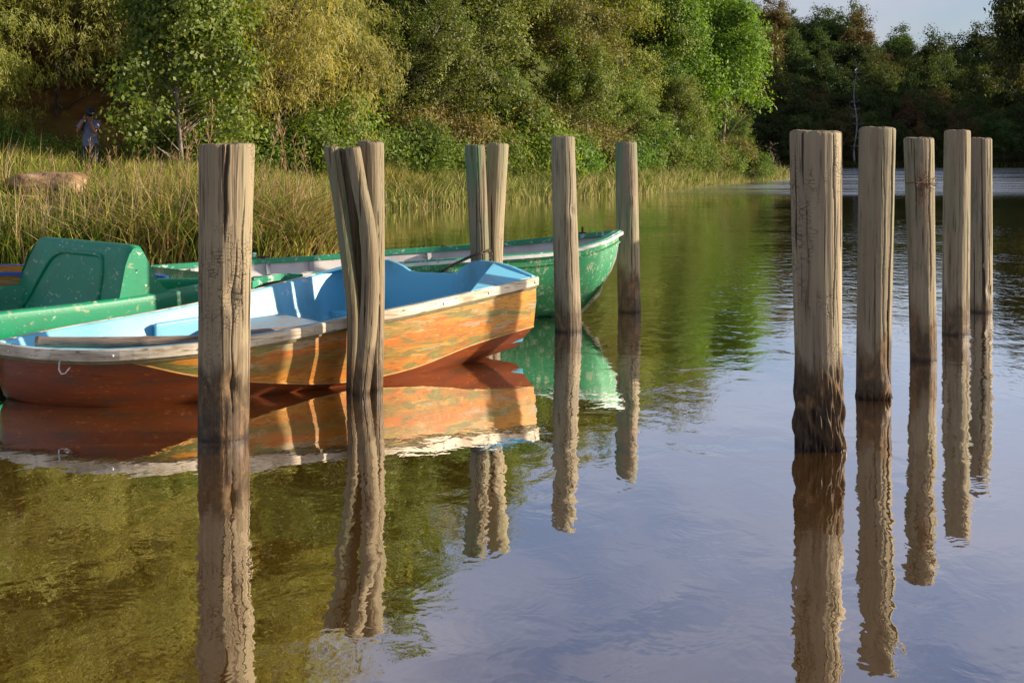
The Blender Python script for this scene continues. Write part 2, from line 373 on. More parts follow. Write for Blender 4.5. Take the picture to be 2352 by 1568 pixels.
gm = M('soil_and_turf'); a = gm.noise(1.5, (1, 1, 1), 6, .3); b = gm.noise(.25, (1, 1, 1), 4, .4); f_ = gm.noise(18, (1, 1, 1), 5)
geo = gm.n('ShaderNodeNewGeometry'); sx = gm.n('ShaderNodeSeparateXYZ'); gm.l(geo.outputs['Normal'], sx.inputs[0])
soil = gm.ramp(a, [(.3, (.10, .045, .018)), (.5, (.26, .11, .035)), (.7, (.38, .19, .07))])
turf = gm.ramp(f_, [(.3, (.035, .05, .012)), (.7, (.11, .13, .03))])
steep = gm.ramp(sx.outputs[2], [(.80, 1), (.95, 0)])
lft = gm.ramp(gm.math('ADD', gm.math('DIVIDE', gm.sep(0), 40), .5), [(.24, 1), (.32, .0)])
col = gm.mix(gm.math('MULTIPLY', gm.math('MULTIPLY', steep, lft), gm.ramp(b, [(.35, .35), (.6, 1)])), turf, soil)
col = gm.mix(gm.ramp(gm.sep(2), [(0, 1), (.06, 0)]), col, (.07, .04, .015))
MAT_GROUND = gm.pbr(col, .95, .1, gm.bump(f_, .6, .05))
xs = np.unique(np.concatenate([np.linspace(-500, -60, 12), np.linspace(-60, -16, 45), np.arange(-16, 20, .3), np.arange(20, 100, 1.0), np.linspace(100, 900, 20)]))
ys = np.unique(np.concatenate([np.linspace(-500, 0, 12), np.linspace(0, 13, 6), np.arange(13, 45, .3), np.arange(45, 80, .6), np.arange(80, 180, 1.5), np.linspace(180, 900, 20)]))
gx, gy = np.meshgrid(xs, ys); zz = ground(gx, gy); nx = len(xs); ny = len(ys)
co = np.stack([gx.ravel(), gy.ravel(), zz.ravel()], 1)
ii, jj = np.meshgrid(np.arange(ny - 1), np.arange(nx - 1), indexing='ij'); k = (ii * nx + jj).ravel()
me = np_mesh('ground', co, np.stack([k, k + 1, k + nx + 1, k + nx], 1), 4, MAT_GROUND, smooth=True)
tag(link(bpy.data.objects.new('ground', me)), kind='structure')

wm = M('lake_water')
n_a = wm.noise(1.25, (1, .8, 1), 2, .3); n_b = wm.noise(5.5, (1, .7, 1), 3, .4, loc=(3, 1, 0)); n_c = wm.noise(14, (1, .55, 1), 3, .2, loc=(7, 1, 0))
Y = wm.sep(1); X = wm.sep(0)
patch = wm.noise(.16, (1, 2.2, 1), 3, .6, loc=(1.3, 4.1, 0))
mid = wm.math('MULTIPLY', wm.ramp(wm.math('DIVIDE', Y, 40), [(.18, .0), (.28, .6), (.55, .8), (.9, .35)]), wm.ramp(patch, [(.36, .15), (.52, 1)]))
side = wm.ramp(wm.math('ADD', wm.math('DIVIDE', X, 20), .5), [(.46, .12), (.60, 1)])     # the corner behind the boats lies sheltered
mid = wm.math('MULTIPLY', mid, side)
wd = wm.math('ADD', Y, wm.math('ADD', wm.math('MULTIPLY', wm.noise(.18, (1, .6, 1), 4, .5), 9), wm.math('MULTIPLY', X, .25)))
wind = wm.math('MULTIPLY', wm.ramp(wm.math('DIVIDE', wd, 100), [(.44, 0), (.52, 1)]), wm.ramp(wm.noise(.22, (.35, 1.6, 1), 4, .3, loc=(2, 2, 0)), [(.30, .35), (.60, 1)]))
h = wm.math('MULTIPLY', n_a, .0055)
h = wm.math('ADD', h, wm.math('MULTIPLY', n_b, wm.math('ADD', .0017, wm.math('MULTIPLY', mid, .0090))))
h = wm.math('ADD', h, wm.math('MULTIPLY', n_c, wm.math('ADD', wm.math('ADD', .0002, wm.math('MULTIPLY', mid, .0030)), wm.math('MULTIPLY', wind, .016))))
bmp = wm.bump(h, 1.0, 1.0)
dif = wm.n('ShaderNodeBsdfDiffuse'); dif.inputs[0].default_value = (.095, .042, .003, 1)
gl = wm.n('ShaderNodeBsdfGlossy'); wm.l(bmp, gl.inputs['Normal']); gl.inputs['Color'].default_value = (1, 1, 1, 1)
wm.l(wm.math('ADD', .012, wm.math('MULTIPLY', wind, .22)), gl.inputs['Roughness'])
fr_ = wm.n('ShaderNodeFresnel'); fr_.inputs['IOR'].default_value = 1.50; wm.l(bmp, fr_.inputs['Normal'])
mxs = wm.n('ShaderNodeMixShader'); wm.l(wm.ramp(fr_.outputs[0], [(0, 0), (.08, .38), (.18, .62), (.40, .93), (1, 1)]), mxs.inputs[0]); wm.l(dif.outputs[0], mxs.inputs[1]); wm.l(gl.outputs[0], mxs.inputs[2]); wm.l(mxs.outputs[0], wm.out.inputs[0])
tag(mk('water', [(-300, -300, 0), (300, -300, 0), (300, 200, 0), (-300, 200, 0)], [(0, 1, 2, 3)], wm.m, smooth=False), kind='structure')

# ------------------------------------------------------------------ mooring posts
def post(name, label, pts, rad, seed, mat, cracks=(), knots=(), eat=0, cat='post', group=None, nu=200, nv=170):
    """pts: centre line [(X,Y,Z)...] bottom at water to top; rad: [(z, r)...]; cracks: (theta_deg, width_rad, depth, z0, z1, drift)"""
    rnd = random.Random(seed); pts = [Vector(p) for p in pts]
    base = Vector((pts[0].x, pts[0].y, 0)); ztop = pts[-1].z
    ks = [p.z for p in pts]; ph = [rnd.uniform(0, 6.28) for _ in range(12)]
    zs = [-.7, -.3] + [ztop * i / (nv - 1) for i in range(nv)]
    zs[-1] = ztop; rows = []
    for z in zs:
        c = Vector((*hermite(ks, [(p.x, p.y) for p in pts], max(z, 0)), 0)) - base
        r0 = float(np.interp(z, [a for a, b in rad], [b for a, b in rad])); row = []
        endf = max(0, 1 - (ztop - z) / .02)
        for j in range(nu):
            th = 2 * math.pi * j / nu
            r = r0 * (1 + .035 * math.sin(2 * th + ph[0] + z) + .015 * math.sin(3 * th + ph[1] - 1.4 * z) + .006 * math.sin(5 * th + ph[2] + 1.2 * z))
            r += r0 * .008 * math.sin(9 * th + ph[3] + .7 * math.sin(3 * z)) * math.sin(1.1 * z + ph[4]) + r0 * .005 * math.sin(23 * th + ph[5] + math.sin(4 * z + ph[6]))
            for (t0, wd_, dp, z0, z1, dr) in cracks:
                if z0 - .05 < z < z1 + .05:
                    tt = R(t0) + dr * (z - z0) + .05 * math.sin(7 * z + t0) + .02 * math.sin(23 * z)
                    dth = (th - tt + math.pi) % (2 * math.pi) - math.pi
                    ww = wd_ * (min(1, max(0, (z - z0) / .15 + .15)) if z0 > 0.02 else 1) * min(1, max(0, (z1 - z) / .2 + .1))
                    if ww > .004: r -= dp * max(0, 1 - abs(dth) / (ww * .8)) ** .8 * min(1, ww / wd_ + .1)
            for (t0, zk, s_, amp) in knots:
                dth = (th - R(t0) + math.pi) % (2 * math.pi) - math.pi
                r += amp * math.exp(-((dth * r0) ** 2 + ((z - zk) * .6) ** 2) / s_ ** 2)
            if eat:
                e = max(0, 1 - max(z, 0) / eat)
                f = math.sin(8 * th + 13 * z + ph[7]) * math.sin(5 * th - 17 * z + ph[8]) + .6 * math.sin(17 * th + 29 * z) + .5 * math.sin(29 * th - 11 * z + ph[9])
                f += .5 * math.sin(37 * th + 41 * z + ph[0]); r -= r0 * e ** .6 * (.075 + .10 * f)
            r -= .0035 * endf ** 3
            zt = z + (.004 * math.sin(th + ph[10]) + .002 * math.sin(5 * th + ph[11]) + .0015 * math.sin(13 * th)) * (1 if z > ztop - .001 else 0)
            row.append(c + Vector((r * math.cos(th), r * math.sin(th), zt)))
        rows.append(row)
    top = rows[-1]; cen = sum(top, Vector()) / nu
    for f in (.85, .5, .15): rows.append([cen.lerp(p, f) + Vector((0, 0, .004 - .003 * math.sin(j * 1.7 + f * 9))) for j, p in enumerate(top)])
    mb = MB().grid(rows, close_u=True); n0 = len(mb.v); mb.f.append(tuple(range(n0 - nu, n0)))
    ob = mk(name, mb.v, mb.f, mat, None, True); ob.location = base
    return tag(ob, label, cat, group)
GRP_R = 'right row of mooring posts'; GRP_L = 'left row of mooring posts'
def straight(xb, yb, xt, yt, Y=None):
    b = G(xb, yb, 0); t = GY(xt, yt, b.y); mid_ = b.lerp(t, .5); return [b, (b.x * .6 + t.x * .4, b.y, t.z * .4), (b.x * .2 + t.x * .8, b.y, t.z * .8), t]
post('mooring_post', 'thickest weathered post with rotten dark foot, nearest of the right row', straight(1884, 1027, 1872, 303), [(0, .118), (.35, .114), (.45, .109), (1.0, .115), (1.54, .121)], 1,
     wood_post_mat('post_wood_scarred', 1, .0, .36, 1.0, 1.0, .9, 1.0), cracks=[(-28, .10, .035, .9, 1.6, .05), (-62, .045, .012, .55, 1.6, .1), (-45, .04, .010, .2, 1.3, -.1), (-130, .05, .010, .6, 1.3, .1)], eat=.42, group=GRP_R)
post('mooring_post', 'greenish post split by one long deep crack, second of the right row', straight(2006, 912, 2015, 295), [(0, .101), (.5, .101), (1.57, .102)], 2,
     wood_post_mat('post_wood_split', 2, .5, .27, .95, .9, .2, 1.0), cracks=[(-56, .13, .05, .1, 1.6, .16), (-75, .04, .01, .3, 1.6, -.1), (-110, .04, .008, .2, .9, 0)], eat=.05, knots=[(-60, .06, .05, .022)], group=GRP_R)
post('mooring_post', 'post with a tangled dry root tied near its split top, middle of the right row', straight(2121, 827, 2110, 318), [(0, .088), (.6, .088), (1.53, .099)], 3,
     wood_post_mat('post_wood_third', 3, .45, .26, .95, .9, .2, 1.0), cracks=[(-66, .10, .04, .5, 1.6, .05), (-125, .07, .02, .9, 1.6, .0)], group=GRP_R)
post('mooring_post', 'smooth grey post with brown stained foot, fourth of the right row', straight(2195, 767, 2199, 301), [(0, .101), (.8, .1), (1.6, .097)], 4,
     wood_post_mat('post_wood_fourth', 4, .25, .20, 1.08, .7, .1, 1.0), cracks=[(-100, .04, .007, .4, 1.5, .05)], group=GRP_R)
post('mooring_post', 'clean grey post, farthest of the right row, half behind its neighbour', straight(2254, 716, 2254, 318), [(0, .096), (.8, .096), (1.55, .094)], 5,
     wood_post_mat('post_wood_fifth', 5, .25, .03, 1.08, .3, .1, 1.0), cracks=[(-70, .04, .008, .1, 1.4, .02)], knots=[(-64, .2, .03, -.02), (-110, .42, .02, -.015)], group=GRP_R)
post('mooring_post', 'large chopped and cracked post in front of the orange boat, nearest of the left row', straight(514, 1003, 522, 333), [(0, .130), (.5, .130), (1.0, .131), (1.48, .136)], 6,
     wood_post_mat('post_wood_big', 6, .12, .30, .98, .9, .9), cracks=[(-79, .11, .05, 1.0, 1.6, .03), (-40, .045, .02, .5, 1.3, .1), (-62, .04, .014, .1, 1.1, .1), (-140, .05, .012, .3, 1.4, .06)], knots=[(-60, .72, .035, -.03), (-62, .28, .03, -.03)], group=GRP_L)
post('mooring_post', 'smooth tan post in front of the green bow, fourth of the left row', straight(1305, 760, 1293, 314), [(0, .105), (.5, .100), (1.56, .095)], 7,
     wood_post_mat('post_wood_tan', 7, .1, .16, 1.05, .6, .2, 1.0), cracks=[(-70, .04, .008, .3, 1.5, .05), (-95, .04, .008, .0, .6, -.1)], knots=[(-52, .97, .03, -.02), (-82, .35, .06, .01)], group=GRP_L)
post('mooring_post', 'green tinged post with a swirling knot beyond the green bow, farthest of the left row', straight(1446, 716, 1438, 328), [(0, .1), (.5, .098), (1.51, .094)], 8,
     wood_post_mat('post_wood_far', 8, .9, .30, 1.08, .8, .2, 1.0), cracks=[(-75, .04, .008, .3, 1.5, .0)], knots=[(-72, 1.0, .035, .02), (-55, .30, .03, -.02)], group=GRP_L)
def px_post(label, pp, rr, Y, seed, mat, cracks=(), group=None, **k):
    pts = [GY(x, y, Y) for x, y in pp]; pts[0].z = 0
    return post('mooring_pole', label, pts, [(GY(0, y, Y).z, r * Y / FPX) for y, r in rr], seed, mat, [(a, b * .45, c * .6, d, e, f) for a, b, c, d, e, f in cracks], group=group, cat='post', nu=120, nv=130, **k)
wA = wood_post_mat('pole_wood_greenish', 11, .55, .14, .9, .5, .1); wB = wood_post_mat('pole_wood_brown', 12, .15, .16, .85, .6, .2); wC = wood_post_mat('pole_wood_dark', 13, .1, .2, .62, .6, .2)
GRP_C = 'poles bundled between the boats'
px_post('outermost leaning pole of the four pole bundle, its split top spread to the left', [(806, 905), (811, 723), (797, 586), (779, 449), (760, 338)], [(905, 10), (723, 14), (338, 17)], 7.88, 21, wA, [(-60, .16, .02, .9, 1.6, 0)], GRP_C)
px_post('slim upright pole squeezed behind the curved pole in the four pole bundle', [(822, 905), (826, 700), (813, 541), (803, 449), (788, 345)], [(905, 12), (541, 13), (345, 16)], 7.95, 22, wC, [(-80, .12, .015, .5, 1.6, 0)], GRP_C)
px_post('curved pole bending left at its top, in front in the four pole bundle', [(829, 903), (846, 746), (851, 632), (844, 518), (826, 427), (811, 340)], [(903, 20), (746, 21), (518, 18), (340, 17)], 7.78, 23, wB, [(-70, .07, .015, 0, .6, .1), (-110, .06, .01, .2, 1.3, -.05)], GRP_C)
px_post('broad flat topped post on the right of the four pole bundle', [(862, 900), (862, 700), (857, 500), (852, 327)], [(900, 18), (700, 22), (500, 27), (327, 30)], 7.92, 24, wB, [(-60, .06, .015, .1, 1.2, .05), (-110, .25, .03, .7, 1.6, 0), (-30, .06, .01, .8, 1.6, 0)], GRP_C)
px_post('green tinged post with a crack, on the left of the chained pair', [(1112, 800), (1105, 640), (1100, 520), (1090, 335)], [(805, 20), (520, 22), (335, 24)], 9.44, 25, wood_post_mat('pole_wood_green', 14, 1.0, .14, .85, .4, .1), [(-78, .10, .03, .2, 1.6, 0)], 'pair of posts tied by a chain')
px_post('pale post leaning right at its top, on the right of the chained pair', [(1130, 800), (1133, 640), (1136, 520), (1144, 331)], [(805, 19), (520, 22), (331, 25)], 9.60, 26, wood_post_mat('pole_wood_pale', 15, .45, .14, 1.1, .4, .1), [(-110, .08, .015, .6, 1.6, 0)], 'pair of posts tied by a chain')

# dry root tangle on the third right post
rnd = random.Random(5); mb = MB(); c0 = GY(2122, 418, 9.02 - .10)
for i in range(38):
    a = rnd.uniform(0, 6.28); p = c0 + Vector((rnd.gauss(0, .012), rnd.gauss(0, .008), rnd.gauss(0, .012))); pts = [p]
    d = Vector((math.cos(a), -.3, math.sin(a))) * .022
    if i > 26: d = Vector((rnd.uniform(-.3, .1), -.1, -1)) * .04
    for k in range(4): p = p + d * rnd.uniform(.5, 1.2) + Vector((rnd.gauss(0, .008), rnd.gauss(0, .003), rnd.gauss(0, .008))); pts.append(p)
    mb.tube(pts, .0022, 4, False)
ring = [Vector((2.843 - .02 + .103 * math.cos(t), 9.025 + .103 * math.sin(t), c0.z + .01 + .02 * math.cos(t))) for t in np.linspace(0, 6.28, 30)]
mb.tube(ring, .003, 5, False)
tag(mb.build('root_tangle', simple('dry_root', (.14, .08, .05), .9), smooth=True), 'tangle of dry roots and twine wound round the middle post of the right row', 'roots')

# ------------------------------------------------------------------ orange and blue rowing boat
SS = [0, .15, .3, .45, .6, .72, .84, .93, 1.0, 1.03]
NEAR = [(.168, 9.16, .562), (-.228, 8.74, .512), (-.62, 8.29, .47), (-1.02, 7.97, .425), (-1.4, 7.62, .385), (-1.80, 7.35, .36), (-2.25, 7.25, .34), (-2.62, 7.36, .33), (-2.92, 7.53, .33), (-2.99, 7.62, .33)]
FAR = [(-1.25, 10.0, .57), (-1.44, 9.75, .53), (-1.66, 9.47, .49), (-1.87, 9.2, .455), (-2.1, 8.87, .42), (-2.32, 8.58, .395), (-2.6, 8.25, .37), (-2.85, 7.97, .345), (-2.985, 7.74, .33), (-3.0, 7.66, .33)]
HC = [.214, .15, .06, .03, .09, .18, .30, .315, .318, .32]; HL = [.06, -.01, -.08, -.10, -.10, -.08, -.05, -.01, .05, .12]; KL = [.0, -.07, -.13, -.15, -.14, -.12, -.10, -.06, .0, .08]
INC = [.02, .03, .035, .03, .03, .02, .01, .01, .005, .002]; INL = [.16, .17, .18, .2, .24, .22, .16, .09, .03, .01]
rb = thing('rowing_boat', 'worn orange rowing boat with light blue inside and pale wooden rub rail', 'boat', (-1.5, 8.5, 0))
O = Vector((-1.5, 8.5, 0))
def cr(s, fr=0, dz=0):
    N = Vector(hermite(SS, NEAR, s)); F = Vector(hermite(SS, FAR, s)); return N, F
def V3(a): return Vector((float(a[0]), float(a[1]), float(a[2])))
ST = list(np.linspace(0, .9, 46)) + [.915, .93, .945, .96, .975, .985, .995, 1.0, 1.01, 1.02, 1.03]
def sect(s):
    N, F = cr(s); u = Vector((F.x - N.x, F.y - N.y, 0)); wd_ = u.length; u.normalize()
    hc = float(hermite(SS, HC, s)[0]); hl = float(hermite(SS, HL, s)[0]); kl = float(hermite(SS, KL, s)[0]); ic = min(float(hermite(SS, INC, s)[0]), wd_ * .2); il = min(float(hermite(SS, INL, s)[0]), wd_ * .4)
    return N, F, u, wd_, min(hc, N.z - .012), min(hl, N.z - .02), kl, ic, il
side_n, side_f, bot, lin, flo = [], [], [], [], []
for s in ST:
    N, F, u, wd_, hc, hl, kl, ic, il = sect(s)
    cn = Vector((N.x, N.y, 0)) + u * ic; cf = Vector((F.x, F.y, 0)) - u * ic
    cn.z = hc; cf.z = hc; bulge = .012
    m1 = N.lerp(cn, .5) - u * bulge; m2 = F.lerp(cf, .5) + u * bulge
    side_n.append([N - O, N.lerp(m1, .5) - O, m1 - O, m1.lerp(cn, .5) - O, cn - O]); side_f.append([F - O, m2 - O, cf - O])
    ln = Vector((N.x, N.y, 0)) + u * il; ln.z = hl; lf = Vector((F.x, F.y, 0)) - u * il; lf.z = hl; kk = (N + F) / 2; kk.z = kl
    bot.append([p - O for p in (cn, cn.lerp(ln, .5), ln, kk, lf, cf)])
    t = min(.045, wd_ * .3)
    Ni = N + u * t; Fi = F - u * t; fh = max(.10, kl + .05, ); fh = min(fh, N.z - .02)
    a1 = min(.09 + .10 * s, wd_ * .42)
    A = Vector((N.x, N.y, 0)) + u * (a1); A.z = fh; B = Vector((F.x, F.y, 0)) - u * (a1); B.z = fh
    lin.append([p - O for p in (N + u * .002, Ni.lerp(N, .15) + Vector((0, 0, .004)), Ni - Vector((0, 0, .006)), Ni.lerp(A, .45) - u * .012, Ni.lerp(A, .85), A + u * .02 if wd_ > .3 else A, A.lerp(B, .5), B - u * .02 if wd_ > .3 else B, Fi.lerp(B, .85), Fi.lerp(B, .45) + u * .012, Fi - Vector((0, 0, .006)), Fi.lerp(F, .15) + Vector((0, 0, .004)), F - u * .002)])
MB().grid(side_n).grid(side_f).build('hull_side', MAT_ORANGE, rb, True, fix=False)
MB().grid(bot).build('hull_bottom', MAT_BOTTOM, rb, True)
MB().grid(lin).build('inner_shell', MAT_BLUE, rb, True, fix=False)
# chine lips
lip = MB(); lip.tube([r[-1] for r in side_n[:44]], .006, 6); lip.tube([r[-1] for r in side_f[:44]], .006, 6); lip.build('chine_edge', simple('chine_ochre', (.45, .22, .05)), rb, True)
# rub rail round the whole rim
def rail(points, outs, hgt, wid, z0=.004):
    rows = []
    for p, o in zip(points, outs):
        rows.append([p + Vector((0, 0, z0)) - o * .004, p + o * wid * .8 + Vector((0, 0, z0)), p + o * wid + Vector((0, 0, z0 - .006)), p + o * wid * 1.02 - Vector((0, 0, hgt * .5)), p + o * wid - Vector((0, 0, hgt - .005)), p + o * wid * .8 - Vector((0, 0, hgt)), p - Vector((0, 0, hgt)) - o * .004])
    return rows
pn = [cr(s)[0] for s in ST]; pf = [cr(s)[1] for s in ST]; loop = pn + [(pn[-1] + pf[-1]) / 2 + Vector((-.015, 0, 0))] + pf[::-1]
cen = Vector((-1.6, 8.7, 0))
def outs_of(loop, cen):
    res = []
    for i in range(len(loop)):
        a = loop[max(i - 1, 0)]; b = loop[min(i + 1, len(loop) - 1)]; t = b - a; t.z = 0
        o = Vector((t.y, -t.x, 0)).normalized()
        if o.dot(Vector((loop[i].x, loop[i].y, 0)) - cen) < 0: o = -o
        res.append(o)
    return res
oo = outs_of(loop, cen)
rub = MB().grid(rail([p - O for p in loop], oo, .058, .028), close_u=True).build('rub_rail', MAT_STRAKE, rb, False)
MB().grid(rail([p - O - Vector((0, 0, .060)) for p in loop], oo, .018, .012), close_u=True).build('lower_rail', simple('mossy_wood', (.16, .13, .06), .8), rb, False)
for s, side in [(.01, 0), (.13, 0), (.24, 0), (.52, 0), (.71, 0), (.83, 0), (.92, 0), (.985, 0), (.86, 1), (.55, 1)]:
    p = cr(s)[side]; i = min(range(len(loop)), key=lambda q: (loop[q] - p).length); c = p + oo[i] * .029 - Vector((0, 0, .028)) - O
    MB().tube([c, c + oo[i] * .004, c + oo[i] * .007], [.009, .008, .004], 10).build('bolt', MAT_PALEMETAL, rub, True)
# transom
N0, F0 = cr(0)[0], cr(0)[1]; prof = [(0, .575), (.05, .60), (.1, .63), (.16, .65), (.22, .66), (.27, .662), (.31, .652), (.35, .615), (.38, .575), (.42, .558), (.5, .553), (.6, .553), (.635, .56), (.67, .59), (.70, .61), (.75, .63), (.82, .632), (.9, .62), (.95, .6), (1, .572)]
uu = Vector((F0.x - N0.x, F0.y - N0.y, 0)); inn = (uu.cross(Vector((0, 0, 1)))).normalized()
if inn.dot(Vector((-1, -1, 0))) < 0: inn = -inn
poly = [N0 + uu * a + Vector((0, 0, h - N0.z)) - O for a, h in prof] + [Vector((N0.x, N0.y, 0)) + uu * .96 + Vector((0, 0, .24)) - O, Vector((N0.x, N0.y, 0)) + uu * .84 + Vector((0, 0, .17)) - O, Vector((N0.x, N0.y, 0)) + uu * .5 + Vector((0, 0, .09)) - O, Vector((N0.x, N0.y, 0)) + uu * .16 + Vector((0, 0, .17)) - O, Vector((N0.x, N0.y, 0)) + uu * .035 + Vector((0, 0, .23)) - O]
trm = MB().slab([p + inn * .012 for p in poly], inn * .04).build('transom', MAT_BLUE, rb, False, bevel=.012)
pc = N0 + uu * .165 + inn * .048 - O; pc.z = .565
MB().slab([pc + uu * -.028 + Vector((0, 0, -.045)), pc + uu * .04 + Vector((0, 0, -.045)), pc + uu * .04 + Vector((0, 0, .04)), pc + uu * -.028 + Vector((0, 0, .04))], inn * .004).build('registration_plate', paint_mat('worn_teal_plate', (.16, .38, .40), (.12, .10, .05), .9, (.3, .2, .05), .5, 18), trm)
# corner decks beside the transom
for sd_ in (0, 1):
    P = cr(0)[sd_]; Q = cr(.17)[sd_]; e = uu if sd_ == 0 else -uu
    a1 = P + Vector((0, 0, .006)); a2 = Q + Vector((0, 0, .006)); a3 = P + e * .20 + inn * .03; a3.z = .655; a4 = P + e * .07; a4.z = .615
    MB().slab([p - O for p in (a1, a2, a3, a4)], (0, 0, -.02)).build('corner_deck', MAT_BLUE, rb, bevel=.006)
# thwarts, side locker, bow deck
def thwart(s0, s1, h, mat, name='seat', ins=.10):
    a, b = cr(s0), cr(s1); u0 = (a[1] - a[0]); u0.z = 0; u0.normalize(); u1 = (b[1] - b[0]); u1.z = 0; u1.normalize()
    poly = [a[0] + u0 * ins, b[0] + u1 * ins, b[1] - u1 * ins, a[1] - u0 * ins]
    for p in poly: p.z = h
    return MB().slab([p - O for p in poly], (0, 0, -.05)).build(name, mat, rb, bevel=.01)
thwart(.34, .60, .285, paint_mat('greyed_blue_seat', (.30, .42, .50), (.35, .30, .26), 1.2, None, .6, 5, dirt=.5))
thwart(.04, .14, .26, MAT_BLUE)
a = cr(.60); b = cr(.74); u0 = (a[0] - a[1]); u0.z = 0; u0.normalize()
p0 = a[1] + u0 * .075; p1 = b[1] + u0 * .075; pts = []
MB().slab([p0 - Vector((0, 0, p0.z - .10)) - O, p1 - Vector((0, 0, p1.z - .12)) - O, p1 - Vector((0, 0, p1.z - .33)) - O, p0 - Vector((0, 0, p0.z - .34)) - O], u0 * .06).build('side_locker', MAT_BLUE, rb, bevel=.015)
# mooring eye on the bow
e0 = GY(148, 840, 7.27) ; mbx = MB(); mbx.tube([e0 - O + Vector((-.028, .06, .035)), e0 - O + Vector((-.028, -.0, .02)), e0 - O + Vector((-.026, -.012, -.02)), e0 - O + Vector((-.01, -.02, -.042)), e0 - O + Vector((.012, -.02, -.038)), e0 - O + Vector((.026, -.012, -.015)), e0 - O + Vector((.028, .06, .0))], .005, 8)
mbx.build('mooring_eye', MAT_PALEMETAL, rb, True)
# bamboo pole lying inside
bp = [G(70, 776, .375), G(250, 777, .37), G(453, 773, .365), G(600, 758, .36), G(795, 742, .35)]
bp = [Vector((p.x + .02, p.y + .04, p.z - .03)) for p in bp]; pts, rad_ = [], []
for i in range(81):
    t = i / 80; pts.append(Vector(hermite([0, .25, .5, .75, 1], bp, t))); kk = (t * 6.0) % 1
    rad_.append(.032 + (.004 if kk < .03 else 0) + .004 * math.sin(t * 3))
tag(MB().tube(pts, rad_, 14).build('bamboo_pole', MAT_BAMBOO, None, True), 'split old bamboo pole lying inside the orange boat along its near side', 'pole')

# ------------------------------------------------------------------ generic round-bilged boat
def boat(root, O, near, far, ks, keel, mats, names=('hull', 'inner_shell'), wall=.03, floor_h=.1, n=41, rake=None):
    sn, ln = [], []
    for s in np.linspace(ks[0], ks[-1], n):
        N = Vector(hermite(ks, near, s)); F = Vector(hermite(ks, far, s)); u = F - N; u.z = 0; W = u.length; u.normalize(); kz = float(hermite(ks, keel, s)[0])
        kc = (N + F) / 2; kc.z = kz
        if rake is not None: kc = kc + rake * max(0, (s - .72) / .28) ** 2
        row = []
        for t in np.linspace(0, 1, 9)[:-1]:
            fx = t ** 2.1; fz = t ** .95; p = N.lerp(kc, fx); p.z = N.z + (kz - N.z) * fz; row.append(p)
        row2 = []
        for t in np.linspace(0, 1, 9)[:-1]:
            fx = t ** 2.1; fz = t ** .95; p = F.lerp(kc, fx); p.z = F.z + (kz - F.z) * fz; row2.append(p)
        sn.append([p - O for p in row + [kc] + row2[::-1]])
        w_ = min(wall, W * .25); fh = max(floor_h, kz + .04); i0 = N + u * w_; i1 = F - u * w_
        k2 = kc.copy(); k2.z = fh; rr = []
        for t in np.linspace(0, 1, 6)[:-1]:
            p = i0.lerp(k2, t ** 2.4); p.z = i0.z + (fh - i0.z) * min(1, t ** .9 * 1.05); rr.append(p)
        r2 = []
        for t in np.linspace(0, 1, 6)[:-1]:
            p = i1.lerp(k2, t ** 2.4); p.z = i1.z + (fh - i1.z) * min(1, t ** .9 * 1.05); r2.append(p)
        ln.append([p - O for p in [N + u * .001] + rr + [k2] + r2[::-1] + [F - u * .001]])
    h = MB().grid(sn); h.f.append(tuple(range(len(sn[0])))); h = h.build(names[0], mats[0], root, True, fix=False)
    l_ = MB().grid(ln); l_.f.append(tuple(range(len(ln[0])))[::-1]); l_ = l_.build(names[1], mats[1], root, True, fix=False)
    return sn, ln
KW = [0, .2, .4, .58, .75, .9, 1.0]
WN = [(-1.98, 10.0, .475), (-1.60, 10.12, .49), (-1.04, 10.36, .54), (-.34, 10.62, .575), (.36, 10.90, .605), (.74, 11.04, .685), (.92, 11.23, .757)]
WF = [(-3.1, 11.15, .46), (-2.5, 11.50, .475), (-1.87, 11.75, .49), (-1.13, 11.98, .53), (-.39, 12.05, .575), (.48, 11.72, .68), (.925, 11.27, .757)]
KK = [-.08, -.10, -.12, -.12, -.10, .02, .20]
gb = thing('long_rowing_boat', 'long chipped green rowing boat with white planked inside and raised bow', 'boat', (-1, 11.2, 0)); O2 = Vector((-1, 11.2, 0))
sn, ln = boat(gb, O2, WN, WF, KW, KK, (MAT_GREEN, MAT_WHITE), rake=Vector((-.22, -.03, 0)), n=61, floor_h=.12)
S2 = np.linspace(0, 1, 60); lp = [Vector(hermite(KW, WN, s)) for s in S2] + [Vector(hermite(KW, WF, s)) for s in S2[::-1]]
o2 = outs_of(lp, Vector((-1, 11.3, 0)))
rows = [[p + o * .020 + Vector((0, 0, .006)), p + o * .022 - Vector((0, 0, .040)), p + o * .002 - Vector((0, 0, .044)), p - o * .045 - Vector((0, 0, .036)), p - o * .047 + Vector((0, 0, .006))] for p, o in zip([q - O2 for q in lp], o2)]
MB().grid(rows, close_u=True).build('gunwale', MAT_RAILGREEN, gb)
rows = [[p + o * .040 - Vector((0, 0, .006)), p + o * .042 - Vector((0, 0, .030)), p + o * .023 - Vector((0, 0, .033)), p + o * .0225 - Vector((0, 0, .004))] for p, o in zip([q - O2 for q in lp], o2)]
MB().grid(rows, close_u=True).build('rub_strip', MAT_STRAKE2, gb)
rows = [[p + o * .004 - Vector((0, 0, .085)), p + o * .012 - Vector((0, 0, .088)), p + o * .010 - Vector((0, 0, .102)), p - o * .004 - Vector((0, 0, .104))] for p, o in zip([q - O2 for q in lp[:60]], o2)]
MB().grid(rows, close_u=True).build('lower_strip', MAT_GREEN, gb)
kp = [r[8] + Vector((0.0, 0, -.012)) for r in sn]; kp = kp[10:]
rows = [[p + Vector((.0, -.014, 0)), p + Vector((.0, -.014, -.03)), p + Vector((.0, .014, -.03)), p + Vector((.0, .014, 0))] for p in kp]
